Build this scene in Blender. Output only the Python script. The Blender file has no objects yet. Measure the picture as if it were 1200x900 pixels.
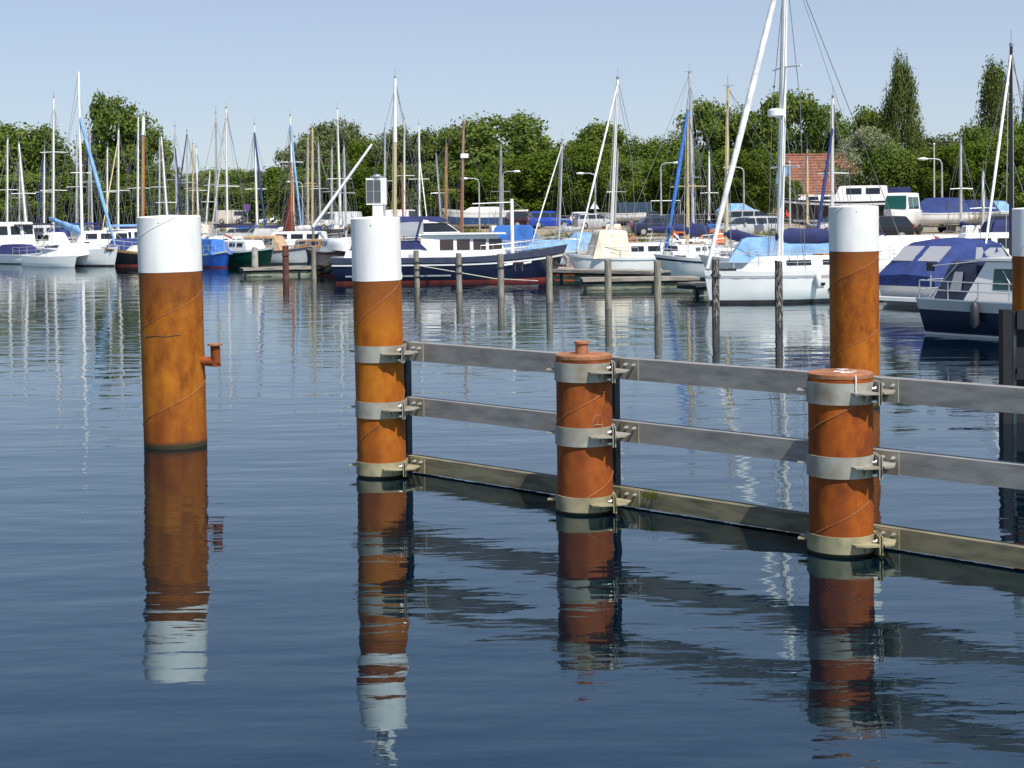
import bpy, math, random
from mathutils import Vector, Matrix
R = math.radians
SC = bpy.context.scene
COL = SC.collection
# ------------------------------------------------------------------ camera
CAM_H, F_PX, PITCH, ROLL, HORIZ = 3.1, 1800.0, R(1.7), R(0.7), 245.0
SHIFT = (math.tan(PITCH) - (450 - HORIZ) / F_PX) * 1.5
cam = bpy.data.cameras.new('camera'); camo = bpy.data.objects.new('camera', cam); COL.objects.link(camo)
cam.sensor_width = 36.0; cam.lens = 36.0 * F_PX / 1200.0
cam.shift_y = SHIFT; cam.clip_start = 0.1; cam.clip_end = 12000
CM = Matrix.Rotation(math.pi / 2 - PITCH, 3, 'X') @ Matrix.Rotation(-ROLL, 3, 'Z')
camo.matrix_world = Matrix.Translation((0, 0, CAM_H)) @ CM.to_4x4()
SC.camera = camo
# ------------------------------------------------------------------ sky and sun
SUN_EL, SUN_AZ = R(56), R(33)            # azimuth measured from behind the camera towards the right
sdir = Vector((math.sin(SUN_AZ) * math.cos(SUN_EL), -math.cos(SUN_AZ) * math.cos(SUN_EL), math.sin(SUN_EL)))
W = bpy.data.worlds.new('World'); SC.world = W; W.use_nodes = True
nt = W.node_tree; bg = nt.nodes['Background']
sky = nt.nodes.new('ShaderNodeTexSky'); sky.sky_type = 'NISHITA'; sky.sun_disc = False
sky.sun_elevation = SUN_EL; sky.sun_rotation = math.atan2(sdir.x, sdir.y)
sky.air_density = 0.8; sky.dust_density = 0.4; sky.ozone_density = 6.0; sky.altitude = 0
veil = nt.nodes.new('ShaderNodeMix'); veil.data_type = 'RGBA'; wtc = nt.nodes.new('ShaderNodeTexCoord'); wsp = nt.nodes.new('ShaderNodeSeparateXYZ'); nt.links.new(wtc.outputs['Generated'], wsp.inputs[0])      # pale summer haze, thickest at the horizon all round
wmr = nt.nodes.new('ShaderNodeMapRange'); wmr.interpolation_type = 'SMOOTHSTEP'; nt.links.new(wsp.outputs[2], wmr.inputs[0])
wmr.inputs[1].default_value = 0.0; wmr.inputs[2].default_value = 0.6; wmr.inputs[3].default_value = 0.5; wmr.inputs[4].default_value = 0.05; nt.links.new(wmr.outputs[0], veil.inputs['Factor'])
veil.inputs[7].default_value = (5.6, 5.75, 6.2, 1); nt.links.new(sky.outputs[0], veil.inputs[6])
nt.links.new(veil.outputs[2], bg.inputs[0]); bg.inputs[1].default_value = 0.0895
sun = bpy.data.lights.new('sun', 'SUN'); suno = bpy.data.objects.new('sun', sun); COL.objects.link(suno)
sun.energy = 4.8; sun.angle = R(0.5); sun.color = (1.0, 0.95, 0.87)
suno.rotation_euler = sdir.to_track_quat('Z', 'Y').to_euler(); suno.location = (30, -40, 60)
SC.view_settings.view_transform = 'Standard'; SC.view_settings.look = 'None'
SC.view_settings.exposure = 0.45; SC.view_settings.gamma = 1.0; SC.view_settings.use_curve_mapping = False
SC.render.engine = 'CYCLES'; SC.cycles.use_denoising = True
SC.cycles.max_bounces = 6; SC.cycles.diffuse_bounces = 2; SC.cycles.glossy_bounces = 3; SC.cycles.transmission_bounces = 4

# ------------------------------------------------------------------ measuring helpers (photo pixel + distance -> place)
def ray(px, py):
    return CM @ Vector(((px - 600) / F_PX, (450 - py) / F_PX + SHIFT / 1.5, -1.0))
def at(px, py, Y):
    d = ray(px, py); return Vector((0, 0, CAM_H)) + d * (Y / d.y)
def onz(px, py, z=0.0):
    d = ray(px, py); return Vector((0, 0, CAM_H)) + d * ((z - CAM_H) / d.z)
def pz(px, Y, z=0.0):
    a, b = at(px, 0, Y), at(px, 900, Y); t = (z - a.z) / (b.z - a.z); return a.lerp(b, t)
def scl(Y): return F_PX / Y

# ------------------------------------------------------------------ mesh helpers
class MB:
    def __init__(s): s.v = []; s.f = []
    def add(s, vs, fs):
        o = len(s.v); s.v += [tuple(v) for v in vs]; s.f += [tuple(i + o for i in f) for f in fs]; return s
    def box(s, c, d, rz=0.0, ry=0.0, taper=1.0):
        m = Matrix.Rotation(rz, 3, 'Z') @ Matrix.Rotation(ry, 3, 'Y'); c = Vector(c); vs = []
        for z in (-1, 1):
            k = taper if z > 0 else 1.0
            for x, y in ((-1, -1), (1, -1), (1, 1), (-1, 1)):
                vs.append(c + m @ Vector((x * d[0] / 2 * k, y * d[1] / 2 * k, z * d[2] / 2)))
        return s.add(vs, [(3, 2, 1, 0), (4, 5, 6, 7), (0, 1, 5, 4), (1, 2, 6, 5), (2, 3, 7, 6), (3, 0, 4, 7)])
    def tube(s, pts, r, n=6, caps=True):
        pts = [Vector(p) for p in pts]; rr = r if isinstance(r, (list, tuple)) else [r] * len(pts)
        rings = []; prev = None
        for i, p in enumerate(pts):
            a = pts[max(i - 1, 0)]; b = pts[min(i + 1, len(pts) - 1)]; t = (b - a)
            t = t.normalized() if t.length > 1e-9 else Vector((0, 0, 1))
            u = t.cross(Vector((0, 0, 1))) if prev is None else prev - t * prev.dot(t)
            if u.length < 1e-4: u = t.cross(Vector((1, 0, 0)))
            u.normalize(); prev = u; w = t.cross(u)
            rings.append([p + (u * math.cos(2 * math.pi * k / n) + w * math.sin(2 * math.pi * k / n)) * rr[i] for k in range(n)])
        return s.loft(rings, True, caps)
    def loft(s, rings, closed=True, caps=True):
        n = len(rings[0]); o = len(s.v); vs = [p for r in rings for p in r]; fs = []
        for i in range(len(rings) - 1):
            for k in range(n if closed else n - 1):
                a = i * n + k; b = i * n + (k + 1) % n
                fs.append((a, b, b + n, a + n))
        if caps and closed:
            fs.append(tuple(range(n - 1, -1, -1))); fs.append(tuple((len(rings) - 1) * n + k for k in range(n)))
        return s.add(vs, fs)
    def lathe(s, prof, n=24, c=(0, 0, 0)):
        c = Vector(c)
        return s.loft([[c + Vector((r * math.cos(2 * math.pi * k / n), r * math.sin(2 * math.pi * k / n), z)) for k in range(n)] for r, z in prof], True, True)
    def prism(s, poly, h, axis='z', base=0.0):
        def mk(p, q):
            if axis == 'z': return Vector((p[0], p[1], q))
            if axis == 'y': return Vector((p[0], q, p[1]))
            return Vector((q, p[0], p[1]))
        return s.loft([[mk(p, base) for p in poly], [mk(p, base + h) for p in poly]], True, True)
    def panel(s, ps, th=0.02):
        ps = [Vector(p) for p in ps]; n = (ps[1] - ps[0]).cross(ps[-1] - ps[0]).normalized() * th
        return s.loft([ps, [p + n for p in ps]], True, True)
    def ball(s, c, r, n=10, m=6):
        c = Vector(c); r = Vector((r, r, r)) if not isinstance(r, (tuple, list)) else Vector(r)
        rings = []
        for i in range(m + 1):
            a = -math.pi / 2 + math.pi * i / m; q = max(math.cos(a), 0.02)
            rings.append([c + Vector((r.x * q * math.cos(2 * math.pi * k / n), r.y * q * math.sin(2 * math.pi * k / n), r.z * math.sin(a))) for k in range(n)])
        return s.loft(rings, True, True)
    def mesh(s, name, mat=None, smooth=None):
        me = bpy.data.meshes.new(name); me.from_pydata(s.v, [], s.f)
        if mat: me.materials.append(mat)
        if smooth is not None:
            me.polygons.foreach_set('use_smooth', [True] * len(me.polygons)); me.update()
            me.set_sharp_from_angle(angle=R(smooth))
        me.update(); return me
    def build(s, name, mat=None, parent=None, smooth=None, loc=None):
        return put(name, s.mesh(name, mat, smooth), parent, loc)
def put(name, me, parent=None, loc=None):
    o = bpy.data.objects.new(name, me); COL.objects.link(o)
    if parent: o.parent = parent
    if loc is not None: o.location = loc
    return o
def tag(o, label=None, cat=None, group=None, kind=None):
    if label: o['label'] = label
    if cat: o['category'] = cat
    if group: o['group'] = group
    if kind: o['kind'] = kind
    return o
def empty(name, loc, rz=0.0):
    o = bpy.data.objects.new(name, None); COL.objects.link(o); o.location = loc; o.rotation_euler = (0, 0, rz); return o
def copy_tree(o, parent=None):
    c = o.copy(); COL.objects.link(c); c.parent = parent
    for ch in o.children: copy_tree(ch, c)
    return c
def lerp(a, b, t): return a + (b - a) * t

# ------------------------------------------------------------------ materials
M = {}
def nodes(name):
    m = bpy.data.materials.new(name); m.use_nodes = True; n = m.node_tree; return m, n, n.nodes['Principled BSDF']
def pm(name, col, rough=0.5, metal=0.0, var=0.12, scale=3.0, bump=0.0, bscale=30.0, stretch=None, coat=0.0, dirt=None, lo=0.3, hi=0.62):
    m, n, b = nodes(name); tc = n.nodes.new('ShaderNodeTexCoord'); vec = tc.outputs['Object']
    if stretch:
        mp = n.nodes.new('ShaderNodeMapping'); mp.inputs['Scale'].default_value = stretch; n.links.new(vec, mp.inputs[0]); vec = mp.outputs[0]
    nz = n.nodes.new('ShaderNodeTexNoise'); nz.inputs['Scale'].default_value = scale; nz.inputs['Detail'].default_value = 5; n.links.new(vec, nz.inputs[0])
    rp = n.nodes.new('ShaderNodeValToRGB'); n.links.new(nz.outputs[0], rp.inputs[0])
    d = dirt or tuple(c * (1 - 2.2 * var) for c in col); h = tuple(min(1, c * (1 + var)) for c in col)
    rp.color_ramp.elements[0].position = lo; rp.color_ramp.elements[0].color = (*d, 1)
    rp.color_ramp.elements[1].position = hi; rp.color_ramp.elements[1].color = (*h, 1)
    n.links.new(rp.outputs[0], b.inputs['Base Color']); b.inputs['Roughness'].default_value = rough; b.inputs['Metallic'].default_value = metal
    if coat: b.inputs['Coat Weight'].default_value = coat; b.inputs['Coat Roughness'].default_value = 0.08
    if bump:
        n2 = n.nodes.new('ShaderNodeTexNoise'); n2.inputs['Scale'].default_value = bscale; n2.inputs['Detail'].default_value = 4; n.links.new(vec, n2.inputs[0])
        bp = n.nodes.new('ShaderNodeBump'); bp.inputs['Strength'].default_value = 1.0; bp.inputs['Distance'].default_value = bump
        n.links.new(n2.outputs[0], bp.inputs['Height']); n.links.new(bp.outputs[0], b.inputs['Normal'])
    M[name] = m; return m
def rust_mat(name, light, mid, dark, pitch, ph, ztop=99.0):
    light, mid, dark = [tuple(c * 0.74 for c in q) for q in (light, mid, dark)]; off = 0.02 / pitch - ph / (2 * math.pi)
    m, n, b = nodes(name); N = n.nodes.new; L = n.links.new
    tc = N('ShaderNodeTexCoord'); sp = N('ShaderNodeSeparateXYZ'); L(tc.outputs['Object'], sp.inputs[0])
    def math_(op, a, c):
        q = N('ShaderNodeMath'); q.operation = op
        for i, x in enumerate((a, c)):
            if isinstance(x, (int, float)): q.inputs[i].default_value = x
            else: L(x, q.inputs[i])
        return q.outputs[0]
    ang = math_('ARCTAN2', sp.outputs[1], sp.outputs[0])
    hel = math_('SUBTRACT', math_('DIVIDE', sp.outputs[2], pitch), math_('DIVIDE', ang, 2 * math.pi))
    wn = N('ShaderNodeTexWhiteNoise'); wn.noise_dimensions = '1D'; L(math_('FLOOR', math_('SUBTRACT', hel, off), 0), wn.inputs['W'])
    mp = N('ShaderNodeMapping'); mp.inputs['Scale'].default_value = (3.5, 3.5, 1.4); L(tc.outputs['Object'], mp.inputs[0])
    n1 = N('ShaderNodeTexNoise'); n1.inputs['Scale'].default_value = 1.3; n1.inputs['Detail'].default_value = 6; n1.inputs['Roughness'].default_value = 0.6; L(mp.outputs[0], n1.inputs[0])
    n2 = N('ShaderNodeTexNoise'); n2.inputs['Scale'].default_value = 9; n2.inputs['Detail'].default_value = 8; n2.inputs['Roughness'].default_value = 0.7; L(tc.outputs['Object'], n2.inputs[0])
    mix = math_('ADD', math_('MULTIPLY', n1.outputs[0], 0.70), math_('MULTIPLY', n2.outputs[0], 0.32))
    mix = math_('ADD', mix, math_('MULTIPLY', math_('SUBTRACT', wn.outputs[0], 0.5), 0.10))
    rp = N('ShaderNodeValToRGB'); L(mix, rp.inputs[0]); e = rp.color_ramp.elements
    e[0].position = 0.33; e[0].color = (*dark, 1); e[1].position = 0.69; e[1].color = (*light, 1)
    k = e.new(0.5); k.color = (*mid, 1)
    # pale scratches and fine specks of wear
    mp2 = N('ShaderNodeMapping'); mp2.inputs['Scale'].default_value = (30, 30, 4); mp2.inputs['Rotation'].default_value = (0.3, 0.4, 0); L(tc.outputs['Object'], mp2.inputs[0])
    n3 = N('ShaderNodeTexNoise'); n3.inputs['Scale'].default_value = 1.6; n3.inputs['Detail'].default_value = 3; L(mp2.outputs[0], n3.inputs[0])
    r3 = N('ShaderNodeValToRGB'); L(n3.outputs[0], r3.inputs[0]); r3.color_ramp.elements[0].position = 0.68; r3.color_ramp.elements[1].position = 0.8
    r3.color_ramp.elements[0].color = (0, 0, 0, 1); r3.color_ramp.elements[1].color = (0.16, 0.16, 0.16, 1)
    mx = N('ShaderNodeMix'); mx.data_type = 'RGBA'; L(r3.outputs[0], mx.inputs['Factor']); L(rp.outputs[0], mx.inputs[6]); mx.inputs[7].default_value = (0.45, 0.26, 0.15, 1)
    # reddish splash zone low down, browner weathering under the painted cap
    zn = math_('ADD', sp.outputs[2], math_('MULTIPLY', math_('SUBTRACT', n1.outputs[0], 0.5), 0.9))
    sz = N('ShaderNodeMapRange'); sz.inputs['From Min'].default_value = 0.1; sz.inputs['From Max'].default_value = 0.75; sz.inputs['To Min'].default_value = 0.6; sz.inputs['To Max'].default_value = 0; L(zn, sz.inputs[0])
    ma = N('ShaderNodeMix'); ma.data_type = 'RGBA'; L(sz.outputs[0], ma.inputs['Factor']); L(mx.outputs[2], ma.inputs[6]); ma.inputs[7].default_value = (0.20, 0.050, 0.012, 1)
    uz = N('ShaderNodeMapRange'); uz.inputs['From Min'].default_value = ztop - 0.55; uz.inputs['From Max'].default_value = ztop; uz.inputs['To Min'].default_value = 0; uz.inputs['To Max'].default_value = 0.7; L(zn, uz.inputs[0])
    mx = N('ShaderNodeMix'); mx.data_type = 'RGBA'; L(uz.outputs[0], mx.inputs['Factor']); L(ma.outputs[2], mx.inputs[6]); mx.inputs[7].default_value = (0.135, 0.048, 0.018, 1)
    # algae and wet band at the waterline (uneven edge)
    zz = math_('ADD', sp.outputs[2], math_('MULTIPLY', n2.outputs[0], -0.05))
    wl = N('ShaderNodeMapRange'); wl.inputs['From Min'].default_value = 0.015; wl.inputs['From Max'].default_value = 0.075; wl.inputs['To Min'].default_value = 1; wl.inputs['To Max'].default_value = 0; L(zz, wl.inputs[0])
    m2 = N('ShaderNodeMix'); m2.data_type = 'RGBA'; L(wl.outputs[0], m2.inputs['Factor']); L(mx.outputs[2], m2.inputs[6]); m2.inputs[7].default_value = (0.035, 0.033, 0.018, 1)
    L(m2.outputs[2], b.inputs['Base Color']); b.inputs['Roughness'].default_value = 0.62; b.inputs['Specular IOR Level'].default_value = 0.15
    bp = N('ShaderNodeBump'); bp.inputs['Distance'].default_value = 0.004; bp.inputs['Strength'].default_value = 0.6; L(n2.outputs[0], bp.inputs['Height']); L(bp.outputs[0], b.inputs['Normal'])
    M[name] = m; return m
rust_mat('rust_one', (0.54, 0.20, 0.020), (0.38, 0.118, 0.012), (0.17, 0.05, 0.012), 1.22, -4.3, 2.33)
rust_mat('rust_two', (0.56, 0.20, 0.018), (0.43, 0.125, 0.011), (0.20, 0.06, 0.012), 1.37, -4.36, 2.29)
rust_mat('rust_three', (0.46, 0.125, 0.022), (0.30, 0.076, 0.018), (0.11, 0.032, 0.016), 0.95, -2.6)
rust_mat('rust_four', (0.54, 0.140, 0.013), (0.32, 0.074, 0.012), (0.11, 0.032, 0.014), 0.95, 2.48)
rust_mat('rust_five', (0.56, 0.19, 0.018), (0.43, 0.12, 0.012), (0.20, 0.055, 0.012), 1.09, -1.06, 2.39)
pm('weld', (0.26, 0.085, 0.02), 0.7)
pm('rust_cap', (0.30, 0.125, 0.055), 0.75, var=0.2, scale=9, bump=0.002)
pm('cap_white', (0.74, 0.735, 0.72), 0.5, var=0.05, scale=2.0, stretch=(3, 3, 0.7), bump=0.0012, bscale=14)
pm('galv', (0.275, 0.265, 0.25), 0.6, 0.2, var=0.13, scale=4, stretch=(0.8, 3, 3), bump=0.001, bscale=40)
pm('galv_band', (0.30, 0.295, 0.265), 0.6, 0.2, var=0.14, scale=5, dirt=(0.22, 0.19, 0.13))
pm('galv_low', (0.25, 0.22, 0.135), 0.75, 0.0, var=0.25, scale=6, dirt=(0.16, 0.15, 0.08))
pm('galv_beam', (0.17, 0.15, 0.095), 0.8, 0.0, var=0.25, scale=4, stretch=(0.7, 3, 3), dirt=(0.08, 0.075, 0.045))
pm('galv_bolt', (0.55, 0.55, 0.55), 0.4, 0.6, var=0.1)
pm('dark_steel', (0.03, 0.04, 0.055), 0.5, 0.3, var=0.3, scale=5)
pm('black_steel', (0.006, 0.007, 0.010), 0.75, 0.0, var=0.3, scale=4)
pm('chalk', (0.42, 0.22, 0.12), 0.9)
pm('wood_pile', (0.22, 0.20, 0.165), 0.9, var=0.3, scale=4, bump=0.01, bscale=12, stretch=(6, 6, 0.6), dirt=(0.09, 0.085, 0.06))
pm('wood_pile_dark', (0.20, 0.185, 0.17), 0.9, var=0.3, scale=9, lo=0.46, hi=0.6, bump=0.01, bscale=12, stretch=(4, 4, 0.8), dirt=(0.02, 0.016, 0.014))
pm('rust_post', (0.12, 0.04, 0.03), 0.85, var=0.3, scale=5)
pm('concrete', (0.36, 0.34, 0.30), 0.9, var=0.2, scale=3, bump=0.004)
pm('jetty_wood', (0.27, 0.24, 0.20), 0.9, var=0.28, scale=3, bump=0.006, stretch=(0.6, 5, 5))
pm('jetty_float', (0.20, 0.21, 0.15), 0.85, var=0.3, scale=2, dirt=(0.06, 0.07, 0.04))
pm('gel_white', (0.80, 0.80, 0.78), 0.28, var=0.03, scale=1.5, coat=0.3)
pm('gel_cream', (0.72, 0.66, 0.52), 0.35, var=0.05, scale=1.5)
pm('gel_grey', (0.42, 0.43, 0.44), 0.35, var=0.06, scale=1.5)
pm('hull_navy', (0.008, 0.012, 0.035), 0.18, var=0.15, scale=1.2, coat=0.5)
pm('hull_black', (0.009, 0.009, 0.010), 0.25, var=0.2, scale=1.5, coat=0.3)
pm('hull_blue', (0.02, 0.10, 0.42), 0.3, var=0.1, scale=1.5, coat=0.3)
pm('hull_midblue', (0.03, 0.085, 0.22), 0.3, var=0.12, scale=1.5)
pm('hull_green', (0.004, 0.042, 0.022), 0.25, var=0.15, scale=1.5, coat=0.4)
pm('antifoul_red', (0.16, 0.018, 0.012), 0.7, var=0.25, scale=3)
pm('antifoul_dark', (0.02, 0.022, 0.025), 0.7, var=0.3, scale=3)
pm('strake_navy', (0.045, 0.055, 0.095), 0.5, var=0.1)
pm('teak', (0.32, 0.17, 0.07), 0.6, var=0.2, scale=4, stretch=(1, 8, 8))
pm('varnish', (0.42, 0.17, 0.04), 0.28, var=0.15, scale=3, coat=0.6, stretch=(6, 6, 0.8))
pm('varnish_red', (0.30, 0.09, 0.03), 0.3, var=0.18, scale=3, coat=0.5, stretch=(6, 6, 0.8))
pm('spar_beige', (0.55, 0.45, 0.24), 0.4, var=0.12, scale=3, stretch=(6, 6, 0.8))
pm('alu', (0.62, 0.63, 0.64), 0.35, 0.5, var=0.06)
pm('spar_white', (0.80, 0.80, 0.78), 0.35, var=0.04)
pm('spar_grey', (0.30, 0.32, 0.34), 0.4, 0.3, var=0.08)
pm('spar_black', (0.02, 0.024, 0.035), 0.35, var=0.1)
pm('wire', (0.28, 0.28, 0.29), 0.35, 0.7, var=0.05)
pm('rope', (0.55, 0.52, 0.44), 0.9, var=0.15, scale=20)
pm('rope_dark', (0.03, 0.03, 0.03), 0.9)
for nm, c in (('canvas_navy', (0.014, 0.022, 0.10)), ('canvas_royal', (0.015, 0.034, 0.15)), ('canvas_bright', (0.025, 0.12, 0.40)), ('canvas_sky', (0.17, 0.33, 0.56)),
              ('canvas_cream', (0.70, 0.63, 0.50)), ('canvas_tan', (0.46, 0.31, 0.18)), ('canvas_white', (0.76, 0.76, 0.76)), ('canvas_black', (0.014, 0.014, 0.018)),
              ('canvas_red', (0.42, 0.07, 0.07)), ('canvas_brown', (0.10, 0.075, 0.055)), ('sail_tanbark', (0.16, 0.035, 0.02)), ('canvas_grey', (0.36, 0.36, 0.36)), ('canvas_orange', (0.72, 0.16, 0.02))):
    pm(nm, c, 0.85, var=0.14, scale=2.5, bump=0.035, bscale=3.0)
def glass_mat(name, col, rough=0.06):
    m, n, b = nodes(name); b.inputs['Base Color'].default_value = (*col, 1); b.inputs['Roughness'].default_value = rough; b.inputs['Specular IOR Level'].default_value = 0.7; M[name] = m
glass_mat('glass_dark', (0.012, 0.016, 0.020)); glass_mat('glass_brown', (0.045, 0.03, 0.024)); glass_mat('glass_green', (0.012, 0.07, 0.055)); glass_mat('glass_car', (0.02, 0.026, 0.032))
glass_mat('vinyl', (0.32, 0.33, 0.36), 0.12); glass_mat('vinyl_navy', (0.02, 0.024, 0.06), 0.15); glass_mat('solar', (0.085, 0.09, 0.10), 0.3)
pm('fender', (0.03, 0.03, 0.034), 0.5); pm('fender_white', (0.7, 0.7, 0.68), 0.5); pm('fender_blue', (0.05, 0.25, 0.6), 0.5); pm('buoy_red', (0.65, 0.03, 0.02), 0.45); pm('buoy_orange', (0.75, 0.14, 0.02), 0.5)
pm('rubber', (0.014, 0.014, 0.014), 0.8); pm('rim', (0.5, 0.5, 0.51), 0.35, 0.5); pm('tail_red', (0.45, 0.01, 0.012), 0.3); pm('lamp_glass', (0.7, 0.72, 0.74), 0.15)
for nm, c in (('paint_blue', (0.015, 0.06, 0.40)), ('paint_white', (0.76, 0.76, 0.75)), ('paint_silver', (0.45, 0.46, 0.47)), ('paint_black', (0.012, 0.012, 0.014)), ('paint_navy', (0.012, 0.02, 0.05)),
              ('paint_green', (0.01, 0.03, 0.03)), ('paint_maroon', (0.03, 0.008, 0.01)), ('paint_grey', (0.10, 0.105, 0.11)), ('paint_beige', (0.55, 0.5, 0.42))):
    pm(nm, c, 0.3, 0.15, var=0.05, coat=0.6)
pm('lamp_grey', (0.40, 0.42, 0.43), 0.5, 0.3); pm('sign_white', (0.75, 0.75, 0.75), 0.5); pm('sign_red', (0.6, 0.05, 0.03), 0.5); pm('sign_purple', (0.16, 0.05, 0.28), 0.5); pm('plate_yellow', (0.7, 0.5, 0.03), 0.5)
pm('brick', (0.26, 0.11, 0.07), 0.9, var=0.2, scale=6); pm('roof_tile', (0.23, 0.090, 0.052), 0.85, var=0.2, scale=2.5); pm('bark', (0.09, 0.07, 0.05), 0.95, var=0.3, scale=4, bump=0.02); pm('bark_dark', (0.045, 0.035, 0.026), 0.95, var=0.3, scale=4)
pm('container', (0.03, 0.065, 0.11), 0.6); pm('bin_green', (0.015, 0.09, 0.04), 0.6); pm('skin', (0.45, 0.27, 0.19), 0.6); pm('cloth_dark', (0.02, 0.02, 0.025), 0.9); pm('hair', (0.03, 0.02, 0.015), 0.8)
pm('leeboard', (0.36, 0.12, 0.035), 0.5, var=0.2, scale=3)
def ground_mat():
    m, n, b = nodes('gravel'); N = n.nodes.new; L = n.links.new
    tc = N('ShaderNodeTexCoord'); n1 = N('ShaderNodeTexNoise'); n1.inputs['Scale'].default_value = 0.22; n1.inputs['Detail'].default_value = 8; L(tc.outputs['Object'], n1.inputs[0])
    rp = N('ShaderNodeValToRGB'); L(n1.outputs[0], rp.inputs[0]); e = rp.color_ramp.elements
    e[0].position = 0.3; e[0].color = (0.20, 0.165, 0.12, 1); e[1].position = 0.7; e[1].color = (0.31, 0.265, 0.205, 1)
    n2 = N('ShaderNodeTexNoise'); n2.inputs['Scale'].default_value = 6; n2.inputs['Detail'].default_value = 6; L(tc.outputs['Object'], n2.inputs[0])
    bp = N('ShaderNodeBump'); bp.inputs['Distance'].default_value = 0.03; L(n2.outputs[0], bp.inputs['Height']); L(bp.outputs[0], b.inputs['Normal'])
    L(rp.outputs[0], b.inputs['Base Color']); b.inputs['Roughness'].default_value = 0.95; M['gravel'] = m
ground_mat()
pm('meadow', (0.09, 0.13, 0.03), 0.95, var=0.25, scale=0.4)
def leaf_mat(name, dark, light):
    m, n, b = nodes(name); N = n.nodes.new; L = n.links.new
    g = N('ShaderNodeNewGeometry'); oi = N('ShaderNodeObjectInfo'); tc = N('ShaderNodeTexCoord')
    nz = N('ShaderNodeTexNoise'); nz.inputs['Scale'].default_value = 0.45; nz.inputs['Detail'].default_value = 3; L(tc.outputs['Object'], nz.inputs[0])
    a = N('ShaderNodeMath'); a.operation = 'MULTIPLY_ADD'; L(g.outputs['Random Per Island'], a.inputs[0]); a.inputs[1].default_value = 0.5; L(nz.outputs[0], a.inputs[2])
    a2 = N('ShaderNodeMath'); a2.operation = 'MULTIPLY_ADD'; L(oi.outputs['Random'], a2.inputs[0]); a2.inputs[1].default_value = 0.5; L(a.outputs[0], a2.inputs[2])
    rp = N('ShaderNodeValToRGB'); L(a2.outputs[0], rp.inputs[0]); e = rp.color_ramp.elements
    e[0].position = 0.45; e[0].color = (*dark, 1); e[1].position = 1.1 if False else 1.0; e[1].color = (*light, 1)
    L(rp.outputs[0], b.inputs['Base Color']); b.inputs['Roughness'].default_value = 0.7; b.inputs['Specular IOR Level'].default_value = 0.06
    tr = N('ShaderNodeBsdfTranslucent'); L(rp.outputs[0], tr.inputs[0]); ms = N('ShaderNodeMixShader'); ms.inputs[0].default_value = 0.36
    out = n.nodes['Material Output']; L(b.outputs[0], ms.inputs[1]); L(tr.outputs[0], ms.inputs[2]); L(ms.outputs[0], out.inputs['Surface']); M[name] = m
leaf_mat('leaf_dark', (0.0546, 0.0949, 0.0238), (0.1562, 0.2125, 0.0440))
leaf_mat('leaf_mid', (0.0384, 0.0747, 0.0097), (0.1112, 0.1607, 0.0210))
leaf_mat('leaf_light', (0.0659, 0.1061, 0.0182), (0.1605, 0.2166, 0.0436))
leaf_mat('leaf_grey', (0.0759, 0.1027, 0.0416), (0.1707, 0.2018, 0.0836))
leaf_mat('leaf_poplar', (0.0459, 0.0766, 0.0231), (0.1243, 0.1598, 0.0434))
leaf_mat('leaf_willow', (0.1095, 0.1417, 0.0706), (0.2688, 0.3024, 0.1674))
leaf_mat('grass_blade', (0.0600, 0.0840, 0.0102), (0.1800, 0.1920, 0.0408))
def water_mat():
    m, n, b = nodes('water'); N = n.nodes.new; L = n.links.new
    b.inputs['Base Color'].default_value = (0.0, 0.004, 0.010, 1); b.inputs['Specular Tint'].default_value = (0.58, 0.90, 1.0, 1); b.inputs['Roughness'].default_value = 0.015; b.inputs['IOR'].default_value = 2.65
    tc = N('ShaderNodeTexCoord')
    def noise(sx, sy, detail, rough=0.5, rot=0.0, dist=0.0):
        mp = N('ShaderNodeMapping'); mp.inputs['Scale'].default_value = (sx, sy, 1); mp.inputs['Rotation'].default_value = (0, 0, rot); L(tc.outputs['Object'], mp.inputs[0])
        q = N('ShaderNodeTexNoise'); q.inputs['Scale'].default_value = 1; q.inputs['Detail'].default_value = detail; q.inputs['Roughness'].default_value = rough; q.inputs['Distortion'].default_value = dist; L(mp.outputs[0], q.inputs[0]); return q.outputs[0]
    def mul(a, k):
        q = N('ShaderNodeMath'); q.operation = 'MULTIPLY'; L(a, q.inputs[0])
        if isinstance(k, float): q.inputs[1].default_value = k
        else: L(k, q.inputs[1])
        return q.outputs[0]
    def add(a, c):
        q = N('ShaderNodeMath'); q.operation = 'ADD'; L(a, q.inputs[0]); L(c, q.inputs[1]); return q.outputs[0]
    patch = N('ShaderNodeMapRange'); L(noise(0.07, 0.18, 2, rot=0.2), patch.inputs[0]); patch.inputs[1].default_value = 0.35; patch.inputs[2].default_value = 0.65; patch.inputs[3].default_value = 0.35; patch.inputs[4].default_value = 2.2
    h = add(mul(noise(0.35, 0.9, 2, rot=0.15), 0.020), mul(noise(1.3, 3.2, 2, 0.45, rot=-0.12), 0.0055))
    h = add(h, mul(mul(noise(4.0, 11.0, 3, 0.5, rot=0.1, dist=0.3), 0.0008), patch.outputs[0]))
    bp = N('ShaderNodeBump'); bp.inputs['Strength'].default_value = 1.0; bp.inputs['Distance'].default_value = 1.0; L(h, bp.inputs['Height']); L(bp.outputs[0], b.inputs['Normal']); M['water'] = m
water_mat()
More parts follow.
